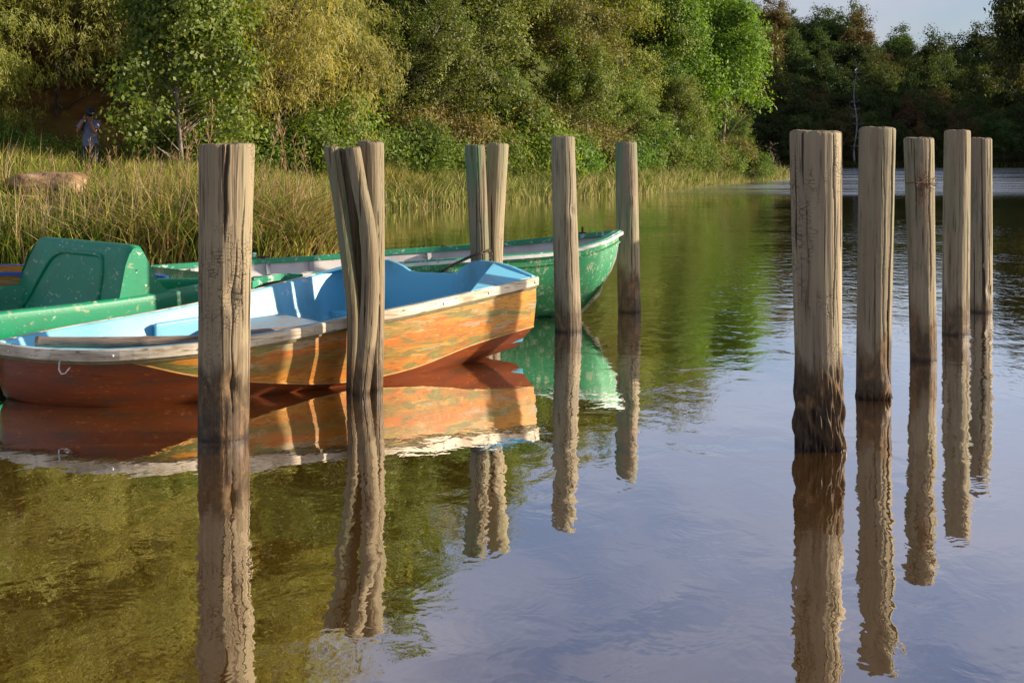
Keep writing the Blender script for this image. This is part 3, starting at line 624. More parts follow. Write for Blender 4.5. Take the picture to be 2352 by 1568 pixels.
ktip = kp[-1]
rows.append([p + Vector((.05, 0, .05)) for p in rows[-1]]); rows.append([p + Vector((.025, 0, .06)) for p in rows[-1]])
MB().grid(rows, close_u=True).build('keel_strip', MAT_STRAKE, gb)
for s in (.1, .2, .3, .41, .53, .66, .78, .88):
    N = Vector(hermite(KW, WF, s)); Nn = Vector(hermite(KW, WN, s)); u = Nn - N; u.z = 0; u.normalize(); t = Vector((-u.y, u.x, 0))
    for P, e in ((N, u), (Nn, -u)):
        q = P + e * .045 - O2; q2 = P + e * .13 - O2; q2.z = .15
        if e is not u and s > .6: continue
        MB().slab([q - t * .02 - Vector((0, 0, .04)), q + t * .02 - Vector((0, 0, .04)), q2 + t * .02, q2 - t * .02], e * .03).build('rib', MAT_GREYDECK if e is u else MAT_WHITE, gb)
def cross(s0, s1, h, mat, name, ins=.06, th=.03):
    P = [Vector(hermite(KW, WN, s0)), Vector(hermite(KW, WN, s1)), Vector(hermite(KW, WF, s1)), Vector(hermite(KW, WF, s0))]
    ua = (P[3] - P[0]); ua.z = 0; ua.normalize(); ub = (P[2] - P[1]); ub.z = 0; ub.normalize()
    P = [P[0] + ua * ins, P[1] + ub * ins, P[2] - ub * ins, P[3] - ua * ins]
    for p in P: p.z = h
    return MB().slab([p - O2 for p in P], (0, 0, -th)).build(name, mat, gb, bevel=.006)
cross(.30, .37, .36, MAT_WHITE, 'seat'); cross(.60, .67, .40, MAT_WHITE, 'seat'); cross(.88, .99, .60, MAT_BLACK, 'bow_deck', .05)
# low stern deck with a curved front edge and its pale coaming
sa = Vector(hermite(KW, WN, 0)); sb = Vector(hermite(KW, WF, 0)); arc = []
for i in range(13):
    t = i / 12; p = sa.lerp(sb, t); arc.append(p + Vector((.30 + .10 * math.sin(math.pi * t), .12 + .05 * math.sin(math.pi * t), .012)) - O2)
MB().slab([p - Vector((0, 0, .16)) for p in [sa - O2 + Vector((.04, .05, 0)), sb - O2 + Vector((.04, -.05, 0))] + arc[::-1]], (0, 0, -.03)).build('stern_deck', simple('dark_green_deck', (.02, .09, .05), .6), gb)
a_ = [G(572, 648, .47), G(590, 640, .48), G(620, 632, .50), (G(655, 628, .505)), G(688, 630, .50)]
MB().grid([[p - O2, p - O2 + Vector((.02, .03, .0)), p - O2 + Vector((.02, .03, -.05)), p - O2 + Vector((0, 0, -.05))] for p in [Vector(hermite([0, .25, .5, .75, 1], a_, t)) for t in np.linspace(0, 1, 20)]], close_u=True).build('curved_coaming', MAT_RAILGREEN, gb)
a_ = [G(688, 629, .50), G(740, 627, .495), G(800, 618, .50)]
MB().grid([[p - O2, p - O2 + Vector((.02, .12, .004)), p - O2 + Vector((.02, .12, -.03)), p - O2 + Vector((0, 0, -.04))] for p in a_], close_u=True).build('side_plank', MAT_STRAKE2, gb)
# rowlock block, cleats, bow cleat
q = Vector(hermite(KW, WF, .27)) - O2
MB().tube([q + Vector((0, 0, -.02)), q + Vector((0, 0, .06)), q + Vector((0, 0, .063))], [.022, .021, .012], 12).build('rowlock_socket', MAT_RAILGREEN, gb, True)
for dx in (-.13, .12):
    c = Vector(hermite(KW, WF, .27 + dx * .22)) - O2 + Vector((0, -.03, .02))
    MB().box(c - Vector((0, 0, .008)), (.03, .02, .02)).tube([c + Vector((-.05, -.01, .004)), c + Vector((0, 0, .006)), c + Vector((.05, .012, .004))], [.004, .007, .004], 6).build('cleat', MAT_RUST, gb)
c = Vector(hermite(KW, WF, .93)) - O2
MB().box(c + Vector((0, 0, .012)), (.07, .05, .016)).box(c + Vector((0, 0, .04)), (.018, .016, .055)).build('cleat', MAT_RUST, gb)
MB().tube([Vector(hermite(KW, WF, .70)) - O2 + Vector((.03, -.03, .0)), Vector(hermite(KW, WF, .70)) - O2 + Vector((0, -.03, .02)), Vector(hermite(KW, WF, .70)) - O2 + Vector((-.03, -.03, .0))], .006, 6).build('ring', MAT_RUST, gb)

# half hidden blue rimmed boat
bb = thing('small_boat', 'half hidden orange boat with a blue rim behind the green seat', 'boat', (-4.2, 10.7, 0)); O3 = Vector((-4.2, 10.7, 0))
KB = [0, .3, .6, .85, 1]
BN = [(-5.9, 10.3, .50), (-4.9, 10.1, .50), (-3.9, 10.12, .50), (-3.1, 10.3, .47), (-2.78, 10.52, .43)]; BF = [(-5.9, 10.8, .50), (-4.9, 10.8, .50), (-3.9, 10.75, .50), (-3.15, 10.68, .47), (-2.8, 10.56, .43)]
boat(bb, O3, BN, BF, KB, [-.1, -.1, -.1, -.05, .15], (MAT_ORANGE, MAT_ORANGE), n=31)
s3 = np.linspace(0, 1, 30); lp = [Vector(hermite(KB, BN, s)) for s in s3] + [Vector(hermite(KB, BF, s)) for s in s3[::-1]]; o3 = outs_of(lp, Vector((-4.4, 10.65, 0)))
MB().grid([[p + o * .02 + Vector((0, 0, .006)), p + o * .02 - Vector((0, 0, .022)), p - o * .03 - Vector((0, 0, .02)), p - o * .03 + Vector((0, 0, .006))] for p, o in zip([q - O3 for q in lp], o3)], close_u=True).build('rim', MAT_BLUERIM, bb)

# ------------------------------------------------------------------ moulded green pedal boat
pb = thing('pedal_boat', 'glossy green moulded pedal boat with tall backrest behind the orange boat', 'boat', (-3.07, 8.8, 0))
A_ = Vector((.673, .740, 0)); B_ = Vector((-.740, .673, 0))
def PB(x, y, z): return A_ * x + B_ * y + Vector((0, 0, z))
KP = [-1.6, -.6, -.39, 0, .42, .9, 1.2, 1.42]
HE = [.37, .385, .40, .405, .415, .44, .462, .47]; WID = [1.5, 1.52, 1.52, 1.5, 1.44, 1.08, .62, .25]; NOF = [0, 0, 0, 0, 0, 0, .02, .06]
rows, rows_in = [], []
for x in np.linspace(-1.6, 1.42, 64):
    he = float(hermite(KP, HE, x)[0]); wd_ = float(hermite(KP, WID, x)[0]); n0 = float(hermite(KP, NOF, x)[0])
    rr = [(n0 + .55, -.12), (n0 + .42, .0), (n0 + .22, .09), (n0 - .030, .190), (n0 - .042, .215), (n0 - .046, he - .13), (n0 - .044, he - .06), (n0 - .042, he - .022), (n0 - .037, he - .008), (n0 - .028, he - .002), (n0 - .010, he), (n0 + .04, he - .001), (n0 + .06, he - .02), (n0 + .10, he - .12), (n0 + .12, .13)]
    far_ = [(wd_ - .12, .13), (wd_ - .10, he - .12), (wd_ - .09, he - .03), (wd_ - .07, he - .004), (wd_ - .03, he), (wd_, he - .02), (wd_ + .04, he - .10), (wd_ + .04, .1), (wd_ - .05, -.08)]
    rows.append([PB(x, y, z) for y, z in rr + far_])
MB().grid([r[:4] for r in rows]).build('underside', simple('shade_dark_underside', (.012, .022, .014), .5), pb, True, fix=False)  # near-black colour paints in the shade below the hull, between the boats
hb = MB().grid([r[3:] for r in rows]); hb.build('hull', MAT_SHINYGREEN, pb, True, fix=False)
MB().slab([PB(-1.6, -.03, he) for he in ()] or [PB(1.41, .08, .46), PB(1.41, .30, .46), PB(1.46, .25, .30), PB(1.46, .12, .30)], A_ * .03).build('bow_cap', MAT_SHINYGREEN, pb, bevel=.01)
# seat shell: backrest wedge with a recessed panel, between the two side decks
def shell_rows():
    rows = []
    for y in [-.012, .0, .03, .08, .16, .30, .50, .66, .82, 1.02, 1.18, 1.28, 1.32, 1.335]:
        edge = min(1, max(0, (min(y, 1.32 - y) + .012) / .05)); e2 = edge ** .5
        top = .775 + .012 * e2; drop = (1 - e2) * .02
        prof = [(.30, .13), (.40, .20), (.455, .36), (.485, .50), (.515, .64), (.545, .735 - drop), (.565, .772 - drop), (.60, .783 - drop), (.645, .772 - drop), (.675, .73 - drop), (.72, .64), (.77, .54), (.83, .465), (.90, .43), (.95, .40)]
        rows.append([PB(x + (.012 * (1 - e2) if i < 7 else -.01 * (1 - e2)), y * (1 + max(0, .75 - z) * .30), z) for i, (x, z) in enumerate(prof)])
    return rows
mb = MB().grid(shell_rows())
for y in (-.012, 1.335):
    P = [(.30, .13), (.40, .20), (.455, .36), (.485, .50), (.515, .64), (.545, .715), (.575, .752), (.60, .763), (.635, .752), (.665, .71), (.71, .64), (.76, .54), (.82, .465), (.89, .43), (.94, .30), (.94, .13)]
    o = len(mb.v); mb.v += [tuple(PB(x, (y - (.001 if y < 0 else -.001)) * (1 + max(0, .75 - z) * .30), z)) for x, z in P]; mb.f.append(tuple(range(o, o + len(P))))
mb.build('backrest', MAT_SHINYGREEN, pb, True)
# raised rim of the moulded seat panel
pts = []
for (y, z) in [(1.27, .26), (1.19, .40), (1.11, .52), (1.03, .62), (.96, .665), (.88, .69), (.7, .695), (.5, .695), (.36, .69), (.31, .66), (.275, .58), (.26, .45), (.26, .30)]:
    x = float(np.interp(z, [.13, .20, .36, .50, .64, .735], [.30, .40, .455, .485, .515, .545])) - .002; pts.append(PB(x, y, z))
ks = np.linspace(0, 1, len(pts)); pts = [Vector(hermite(ks, pts, t)) for t in np.linspace(0, 1, 60)]
MB().tube(pts, .017, 10).build('seat_ridge', MAT_SHINYGREEN, pb, True)
MB().slab([PB(-.6, .12, .24), PB(.42, .12, .22), PB(.42, 1.22, .22), PB(-.6, 1.22, .24)], (0, 0, -.04)).build('seat', MAT_SHINYGREEN, pb, bevel=.02)
MB().slab([PB(-.75, .10, .13), PB(-.42, .10, .13), PB(-.42, .10, .425), PB(-.75, .10, .43)], B_ * .10).build('armrest', paint_mat('brighter_green_gelcoat', (.02, .34, .06), (.5, .6, .3), .6, None, .3, 9), pb, bevel=.015)
MB().tube([PB(.60, -.0145, .60), PB(.60, -.016, .60)], .007, 10).build('bolt_hole', MAT_BLACK, pb)

# ------------------------------------------------------------------ chain
def chain(name, label, pts, ln=.034):
    mb = MB(); pts = [Vector(p) for p in pts]; path = []; ks = np.linspace(0, 1, len(pts)); fine = [Vector(hermite(ks, pts, t)) for t in np.linspace(0, 1, 400)]
    acc = 0; out = [fine[0]]
    for a, b in zip(fine, fine[1:]):
        acc += (b - a).length
        if acc >= ln * .78: out.append(b); acc = 0
    for i, (a, b) in enumerate(zip(out, out[1:])):
        d = (b - a).normalized(); u = d.cross(Vector((0, 0, 1)))
        if u.length < .1: u = Vector((1, 0, 0))
        u.normalize(); v = d.cross(u); sd_ = u if i % 2 else v; c = (a + b) / 2
        rg = [c + d * (ln * .5 * math.cos(t)) + sd_ * (ln * .30 * math.sin(t)) for t in np.linspace(0, 2 * math.pi, 13)]
        mb.tube(rg, .0038, 5, False)
    return tag(mb.build(name, MAT_RUST, None, True), label, 'chain')
c1 = GY(1128, 574, 9.50)
chain('mooring_chain', 'rusty chain looped round the post pair and slung down to the green boat', [GY(1128, 632, 9.42), GY(1127, 600, 9.42), GY(1126, 577, 9.42), GY(1118, 577, 9.30), GY(1095, 584, 9.25), GY(1075, 592, 9.4), GY(1045, 606, 9.9), GY(1018, 622, 10.4), GY(1000, 634, 10.6)])

# ------------------------------------------------------------------ trees
def leaves(cen, size, wid, rng, droop=0.0, nvec=None):
    n = len(cen); a = rng.normal(size=(n, 3)); a[:, 2] -= droop * 2.2; a /= np.linalg.norm(a, axis=1)[:, None]
    if nvec is not None:
        nn = nvec / (np.linalg.norm(nvec, axis=1)[:, None] + 1e-6) * 1.0 + rng.normal(size=(n, 3)) * .5 + np.array([0, 0, .35]); nn /= np.linalg.norm(nn, axis=1)[:, None]
        a = a - nn * (a * nn).sum(1)[:, None]; a /= np.linalg.norm(a, axis=1)[:, None] + 1e-6
        b = nn
    else: b = rng.normal(size=(n, 3))
    b = np.cross(a, b); b /= np.linalg.norm(b, axis=1)[:, None]
    s = (size * rng.uniform(.65, 1.3, n))[:, None]; w_ = s * wid
    nn = np.cross(a, b)
    co = np.stack([cen, cen + a * s * .45 + b * w_ * .5 + nn * s * .06, cen + a * s, cen + a * s * .45 - b * w_ * .5 + nn * s * .06], 1).reshape(-1, 3)
    f = np.arange(n * 4).reshape(n, 4); r = np.repeat(np.clip(rng.normal(.45, .25, n), 0, 1), 4)
    return co, f, r
def make_tree(name, seed, H, cz, rx, rz, nt, per, lsize, lwid, lmat, bark, tr=.09, droop=0, spread=.28, trunks=1, strands=False, low=.0, lump=.35, flowers=0):
    "returns (wood mesh, leaf mesh): crown centred at cz, radii rx, rz"
    rng = np.random.default_rng(seed); rd = random.Random(seed); mb = MB(); tg = []
    for k in range(nt):
        v = rng.normal(size=3); v /= np.linalg.norm(v); v[2] = v[2] if v[2] > -.55 else -v[2] * .5
        lum = 1 + lump * math.sin(3 * math.atan2(v[1], v[0]) + seed) * math.cos(4 * v[2] + seed * 1.3) + rng.normal(0, .10)
        rr = rng.uniform(.35, 1) ** .45 * lum
        tg.append(Vector((v[0] * rx * rr, v[1] * rx * rr, max(cz + v[2] * rz * rr, .15 + low))))
    trk = []
    for t in range(trunks):
        a = rd.uniform(0, 6.28); lean = Vector((math.cos(a), math.sin(a), 0)) * rx * rd.uniform(.08, .35); p = Vector((math.cos(a), math.sin(a), 0)) * .12 * (trunks > 1); pl = []
        top = cz + rz * .35
        for i in range(9):
            f = i / 8; pl.append(p + lean * f ** 1.3 + Vector((.10 * math.sin(3.1 * f + a), .10 * math.cos(2.7 * f + a * 2), -.3 + (top + .3) * f)))
        rad = [tr * (1 - .75 * i / 8) / (trunks ** .3) for i in range(9)]; mb.tube(pl, rad, 7, False); trk.append(pl)
    cs, nv_ = [], []
    for k, q in enumerate(tg):
        pl = trk[k % len(trk)]
        hb_ = max(.3, min(q.z - rd.uniform(.2, .9) * (q - Vector((0, 0, q.z))).length, pl[-1].z)); f = (hb_ - pl[0].z) / (pl[-1].z - pl[0].z) * 8; i = int(min(max(f, 0), 7)); st = pl[i].lerp(pl[i + 1], min(max(f - i, 0), 1))
        m1 = st.lerp(q, .4) + Vector((rd.gauss(0, .12), rd.gauss(0, .12), .10 * rx * rd.uniform(-.3, 1))); m2 = st.lerp(q, .72) + Vector((rd.gauss(0, .1), rd.gauss(0, .1), .06 * rx))
        if k % (2 if nt > 90 else 1) == 0: mb.tube([st, m1, m2, q], [tr * .28, tr * .20, tr * .14, tr * .06], 4, False)
        m_ = per
        pos = rng.normal(size=(m_, 3)) * np.array([spread, spread, spread * .75]) * rng.uniform(.6, 1.25); along = rng.uniform(0, 1, m_)[:, None] ** 1.5
        base = np.array(q)[None] * (1 - along) + np.array(m2)[None] * along
        if strands:
            ns_ = 14; lenS = rng.uniform(.2, .75, ns_); sid = rng.integers(0, ns_, m_); so_ = rng.normal(size=(ns_, 3)) * np.array([spread, spread, .12]) * .9; t_ = rng.uniform(0, 1, m_)
            base = np.array(q)[None] + so_[sid] + np.stack([so_[sid][:, 0] * t_ * .4, so_[sid][:, 1] * t_ * .4, -t_ * lenS[sid]], 1); pos = rng.normal(size=(m_, 3)) * .035
        cs.append(base + pos); nv_.append(base + pos - (np.array(q)[None] * .6 + np.array(m2)[None] * .4) + (np.array(q) - np.array([0, 0, cz]))[None] * .06)
    cs = np.concatenate(cs); co, f, r = leaves(cs, lsize, lwid, rng, droop, np.concatenate(nv_))
    lm = np_mesh(name + '_crown', co, f, 4, lmat, {'rnd': r}); wmh = mesh_of(name + '_trunk', mb.v, mb.f, bark)
    fm = None
    if flowers:
        ix = rng.choice(len(cs), flowers, False); nf0 = len(f); o_ = np.concatenate([cs[ix] + rng.normal(size=(flowers, 3)) * .04 for _ in range(5)]); o_[:, 1] -= .05
        c2, f2, r2 = leaves(o_, .07, .6, rng); lm = np_mesh(name + '_crown', np.concatenate([co, c2]), np.concatenate([f, f2 + len(co)]), 4, lmat, {'rnd': np.concatenate([r, r2])}); lm.materials.append(LM_RED); lm.polygons.foreach_set('material_index', np.r_[np.zeros(nf0, np.int32), np.ones(len(f2), np.int32)])
    return wmh, lm, fm
def place(proto, name, label, loc, rot=0, scale=1, group=None, sz=None, cat='tree', parts=('trunk', 'crown')):
    r = thing(name, label, cat, loc, group); r.rotation_euler.z = rot; r.scale = (scale, scale, sz or scale)
    for nm, me_ in zip(parts + ('flowers',), proto):
        if me_ is not None: link(bpy.data.objects.new(nm, me_), r)
    return r
rd = random.Random(77)
P_THICK = [make_tree('thicket', 100 + i, 6, 3.9, 2.0 + .25 * (i % 2), 2.2, 170, 135, .12, .50, LM_OLIVE if i in (1, 3) else LM_GLOSSY, BARK, .095, .15, .215, trunks=2 + i % 2, low=.7, lump=.6) for i in range(5)]
P_WILLOW = [make_tree('willow', 200 + i, 6, 3.4, 1.9, 2.7, 150, 120, .17, .17, LM_WILLOW, BARK_DARK, .09, .8, .30, strands=True, lump=.5, flowers=14 if i < 2 else 0) for i in range(3)]
P_BUSH = [make_tree('bush', 300 + i, 2, .95, 1.05, .95, 80, 80, .12, .42, LM_UNDER, BARK, .03, .1, .22, trunks=3) for i in range(4)]
P_BROADBUSH = make_tree('broad', 320, 5, 3.2, 1.5, 3.0, 210, 120, .125, .60, LM_GLOSSY, BARK, .07, .2, .21, trunks=1, low=.8, lump=.5)
P_BRIGHT = make_tree('bright', 330, 7, 5.2, 2.2, 3.6, 230, 115, .17, .50, LM_BRIGHT, BARK, .12, .25, .26, trunks=1, low=1.2)
P_DRY = [make_tree('dry', 340 + i, 3, 1.6, 1.3, 1.3, 70, 55, .15, .4, LM_BROWN, BARK, .035, .5, .28, trunks=3) for i in range(2)]
P_FAR = [make_tree('forest', 400 + i, 9, 5.2, 2.7, 3.6, 110, 105, .28, .55, LM_FARBROWN if i == 3 else LM_FAR, BARK_DARK, .13, .1, .40, trunks=1 + i % 2, lump=.45) for i in range(5)]

# the thicket along the left bank, in depth rows on the rising slope
LB_M = 'glossy leaved small tree with pale twisting trunks in the thicket along the left bank'; G_M = 'small trees of the left bank thicket'
LB_W = 'drooping olive shrub tree with narrow leaves covering the left hillside'; G_W = 'drooping shrub trees on the left hillside'
LB_B = 'low leafy bush at the foot of the left bank thicket'; G_B = 'bushes at the foot of the left thicket'
def foot(x): return float(np.interp(x, FOOTX, FOOTY))
for row, (dy, step, s0) in enumerate([(.4, 1.75, .72), (2.6, 2.1, .88), (5.6, 2.3, 1.0), (9.5, 2.6, 1.15), (14.5, 3.0, 1.3), (20.5, 3.4, 1.4)]):
    x = -3.6 + .7 * row
    while x < (11.5 if row < 4 else -5.5):
        y = foot(x) + dy + rd.uniform(-.6, .6); s = s0 * rd.uniform(.85, 1.15) * (1.12 if x > 6 else 1)
        if x > 8.2 and row == 0: s *= .6
        place(P_THICK[rd.randrange(5)], 'thicket_tree', LB_M, (x + rd.uniform(-.4, .4), y, gz(x, y) - .1), rd.uniform(0, 6.28), s, G_M)
        x += step * (1 + .035 * (x + 4))
for row, (dy, step, s0) in enumerate([(.2, 1.7, .78), (2.6, 1.9, .95), (5.8, 2.2, 1.05), (9.5, 2.6, 1.15), (14, 3, 1.3), (20, 3.3, 1.45), (27, 3.8, 1.6)]):
    x = -17.5 - row * .8
    while x < -4.0 - .0 * row:
        y = foot(x) + dy + rd.uniform(-.7, .7); s = s0 * rd.uniform(.85, 1.15)
        bare = -13.6 < x < -9.0 and row == 0
        if not bare:
            if x > -6.0 and row > 1 and rd.random() < .6: place(P_THICK[rd.randrange(5)], 'thicket_tree', LB_M, (x, y, gz(x, y) - .1), rd.uniform(0, 6.28), s, G_M)
            else: place(P_WILLOW[rd.randrange(3)], 'drooping_shrub', LB_W, (x, y, gz(x, y) - .3), rd.uniform(0, 6.28), s, G_W)
        x += step * rd.uniform(.85, 1.1)
place(P_WILLOW[2], 'drooping_shrub', 'drooping pale olive shrub hanging beside the broad green bush, left of the thicket', (-6.2, 34.6, gz(-6.2, 34.6) - .2), 1, 1.0)
b0 = GY(432, 405, 30.5)
place(P_BROADBUSH, 'leafy_bush_tree', 'broad dense green bush tree with large leaves right of the standing photographer', (b0.x, 30.5, gz(b0.x, 30.5) - .05), 1.2, 1.0)
x = -4.0
while x < 9.5:      # bushes at the foot
    y = foot(x) - rd.uniform(.5, 1.2); y = y if x > -2.5 else y - 1.0
    place(P_BUSH[rd.randrange(4)], 'bush', LB_B, (x, y, gz(x, y) - .1), rd.uniform(0, 6.28), rd.uniform(.75, 1.3), G_B, cat='bush', parts=('stem', 'foliage'))
    x += rd.uniform(.8, 1.4)
for x, y, s in [(-14.6, 33, .8), (-13.2, 33.4, .7), (-12.2, 33.2, .6), (-8.6, 33.2, 1.0), (-7.4, 33, 1.1), (-6.2, 33.4, .9), (-5.2, 34, 1.1), (-4.6, 35.6, 1.2), (-10.8, 33.2, .55), (-11.6, 33.7, .45)]:
    place(P_BUSH[rd.randrange(4)], 'bush', LB_B, (x, y, gz(x, y) - .1), rd.uniform(0, 6.28), s, G_B, cat='bush', parts=('stem', 'foliage'))
LB_Y = 'straggling olive brown scrub bush pushing out of the left bank thicket'
for k in range(16):
    x = -3.5 + k * .8 + rd.uniform(-.3, .3); y = foot(x) - rd.uniform(-.8, .9); place(P_DRY[k % 2], 'scrub_bush', LB_Y, (x, y, gz(x, y) + .1), rd.uniform(0, 6.28), rd.uniform(.55, .95), 'olive brown scrub in the left thicket', cat='shrub', parts=('stem', 'foliage'))
# point of land
bt = (10.0, 62.5)
place(P_BRIGHT, 'bright_tree', 'tall bright green tree standing at the end of the thicket near the point of land', (bt[0], bt[1], gz(*bt) - .2), .6, 1.05)
place(P_BRIGHT, 'bright_tree', 'bright green tree half hidden just left of the tallest bright tree', (7.5, 60.0, gz(7.5, 60) - .2), 2.6, .92)
for (x, y, s, i, lb) in [(10.4, 60.2, .75, 0, 'dry orange leaved shrub under the tall bright tree'), (9.0, 58.6, .65, 1, 'dry brown leaved shrub just left of the orange one under the bright tree'), (11.3, 63.0, .55, 1, 'small dry shrub right of the orange one at the foot of the bright tree')]:
    place(P_DRY[i], 'dry_shrub', lb, (x, y, gz(x, y) - .1), rd.uniform(0, 6), s, None, cat='shrub', parts=('stem', 'foliage'))
for (x, y, s) in [(9.6, 59.4, .9), (11.0, 60.4, .8), (8.2, 56, .8), (7.2, 54.4, .9), (12.0, 63, .6), (6.2, 52.3, .9)]:
    place(P_BUSH[rd.randrange(4)], 'bush', LB_B, (x, y, gz(x, y) - .1), rd.uniform(0, 6.28), s, G_B, cat='bush', parts=('stem', 'foliage'))
# hanging and bare limbs that show against the leaves
def dead_tree(seed, H, r0, nb, bl, up=.3, wig=.04):
    rr = random.Random(seed); mb = MB(); pl = [Vector((wig * H * math.sin(i * .8 + seed) * .4, 0, H * i / 14)) for i in range(15)]
    mb.tube(pl, [r0 * (1 - i / 15.5) for i in range(15)], 8)
    for k in range(nb):
        i = rr.randrange(3, 14); p = pl[i]; a = rr.uniform(0, 6.28); L_ = bl * rr.uniform(.4, 1) * (1.1 - i / 18); d = Vector((math.cos(a), math.sin(a), up * rr.uniform(-.4, 1.2)))
        q1 = p + d * L_ * .5 + Vector((0, 0, rr.uniform(-.1, .1) * L_)); q2 = p + d * L_ + Vector((0, 0, rr.uniform(-.2, .3) * L_)); mb.tube([p, q1, q2], [r0 * .22, r0 * .14, r0 * .05], 4)
        for j in range(3):
            e = Vector((rr.gauss(0, 1), rr.gauss(0, 1), rr.gauss(.2, 1))).normalized() * L_ * .35; s_ = p.lerp(q2, rr.uniform(.4, .95)); mb.tube([s_, s_ + e], [r0 * .08, r0 * .03], 3)
    return mb
y = 108.2; p = GY(1972, 392, y)
ob = dead_tree(3, 8.6, .10, 44, 1.1).build('dead_tree', BARK_DEAD, None, True); ob.location = (p.x, y + 1.0, gz(p.x, y + 1.0) - .2)
tag(ob, 'tall bleached dead tree trunk with short bare twigs on the far shore', 'tree')
ob = dead_tree(8, 1.9, .035, 26, .9, .8, .2).build('bare_shrub', simple('grey_pink_twigs', (.30, .22, .17), .9), None, True); q = (12.2, 62.9); ob.location = (*q, gz(*q) - .05); ob.rotation_euler = (0, R(14), 0)
tag(ob, 'small bare twiggy shrub sticking up from the grassy point', 'shrub')

# far forest
LB_F = 'dark forest tree crowded with others on the far shore hillside'; G_F = 'forest trees on the far shore'
LB_FB = 'russet leaved forest tree among the dark trees on the far shore'; G_FB = 'russet forest trees on the far shore'
def fplace(x, y, s, i=None, sz=None):
    i = rd.choice([0, 1, 2, 4, 0, 1, 2, 4, 3]) if i is None else i
    place(P_FAR[i], 'forest_tree', LB_FB if i == 3 else LB_F, (x, y, gz(x, y) - .3), rd.uniform(0, 6.28), s, G_FB if i == 3 else G_F, sz)
for (y, step, s0) in [(110.2, 1.7, .46), (113.0, 2.1, .55), (117, 2.3, .58), (122, 2.6, .60), (128, 2.8, .62), (134, 3.0, .64), (141, 3.0, .68), (149, 3.0, .72)]:
    x = 12.5 + rd.uniform(0, 1.5)
    while x < y * .40 + 5:
        fplace(x, y + rd.uniform(-1, 1), s0 * rd.uniform(.8, 1.2)); x += step * rd.uniform(.8, 1.15)
# silhouettes on the skyline
FT = make_tree('gum', 450, 9, 6.0, 1.5, 2.2, 30, 60, .30, .45, LM_FAR, BARK_DARK, .09, .3, .42, lump=.6)
p = GY(1965, 30, 150); place(FT, 'skyline_tree', 'thin sparse tree with separate leaf clumps poking above the skyline', (p.x, 150, gz(p.x, 150)), 2.2, .8, sz=1.15)
p = GY(2082, 60, 150); place(P_FAR[1], 'skyline_tree', 'round crowned tree standing above the skyline beside the dip in the ridge', (p.x, 153, gz(p.x, 153) + 1.6), 1.0, .75)
p = GY(2338, 80, 118); place(P_FAR[2], 'tall_forest_tree', 'tall dark tree rising against the sky at the right edge', (p.x + .6, 118, gz(p.x, 118) + .5), .4, 1.1, sz=1.75)
# shading ridge right of the view carries the same forest
for x, y in [(66, 70), (70, 76), (66, 84), (64, 92), (72, 88), (78, 82), (60, 100), (68, 98), (76, 94), (84, 88), (58, 106), (64, 106), (72, 104), (80, 100), (88, 95)]:
    fplace(x, y, 1.15)

# ------------------------------------------------------------------ grass, reeds, tall stalks
def grass_mat(name, stops, trans=.3):
    m = M(name); r = m.attr('rnd').outputs['Fac']; c = m.ramp(r, stops)
    big = m.noise(.55, (1, 1, 1), 3, .4); c = m.mix(m.ramp(big, [(.45, 0), (.62, .35)]), c, stops[-2][1])
    c = m.mix(m.ramp(m.noise(1.7, (1, 1, 1), 3, .4, loc=(4, 4, 4)), [(.50, 0), (.66, .6)]), c, stops[0][1])
    d = m.n('ShaderNodeBsdfDiffuse'); t = m.n('ShaderNodeBsdfTranslucent'); m.l(c, d.inputs[0]); m.l(c, t.inputs[0])
    a = m.n('ShaderNodeMixShader'); a.inputs[0].default_value = trans; m.l(d.outputs[0], a.inputs[1]); m.l(t.outputs[0], a.inputs[2]); m.l(a.outputs[0], m.out.inputs[0]); return m.m
def blades(px, py, hgt, wid, lean, seed, rmean):
    rng = np.random.default_rng(seed); n = len(px); z = ground(px, py) - .02
    a = rng.uniform(0, 2 * np.pi, n); sd_ = np.stack([np.cos(a), np.sin(a), np.zeros(n)], 1); b = rng.uniform(0, 2 * np.pi, n)
    hh = hgt * rng.uniform(.5, 1.25, n); ln_ = np.stack([np.cos(b), np.sin(b), np.zeros(n)], 1) * (lean * rng.uniform(.1, 1.4, n) * hh)[:, None]
    base = np.stack([px, py, z], 1); w_ = (wid * rng.uniform(.6, 1.4, n))[:, None]
    up = np.zeros((n, 3)); up[:, 2] = hh
    m1 = base + up * .55 + ln_ * .3; tip = base + up * (1 - .25 * np.abs(lean) * rng.uniform(0, 1.2, (n, 1))) + ln_
    co = np.stack([base - sd_ * w_, base + sd_ * w_, m1 + sd_ * w_ * .8, m1 - sd_ * w_ * .8, tip], 1).reshape(-1, 3)
    k = np.arange(n) * 5; q = np.stack([k, k + 1, k + 2, k + 3], 1); t = np.stack([k + 3, k + 2, k + 4, k + 4], 1)
    r = np.repeat(np.clip(rng.normal(rmean, .30, n), 0, 1), 5)
    return co, q, t[:, :3], r
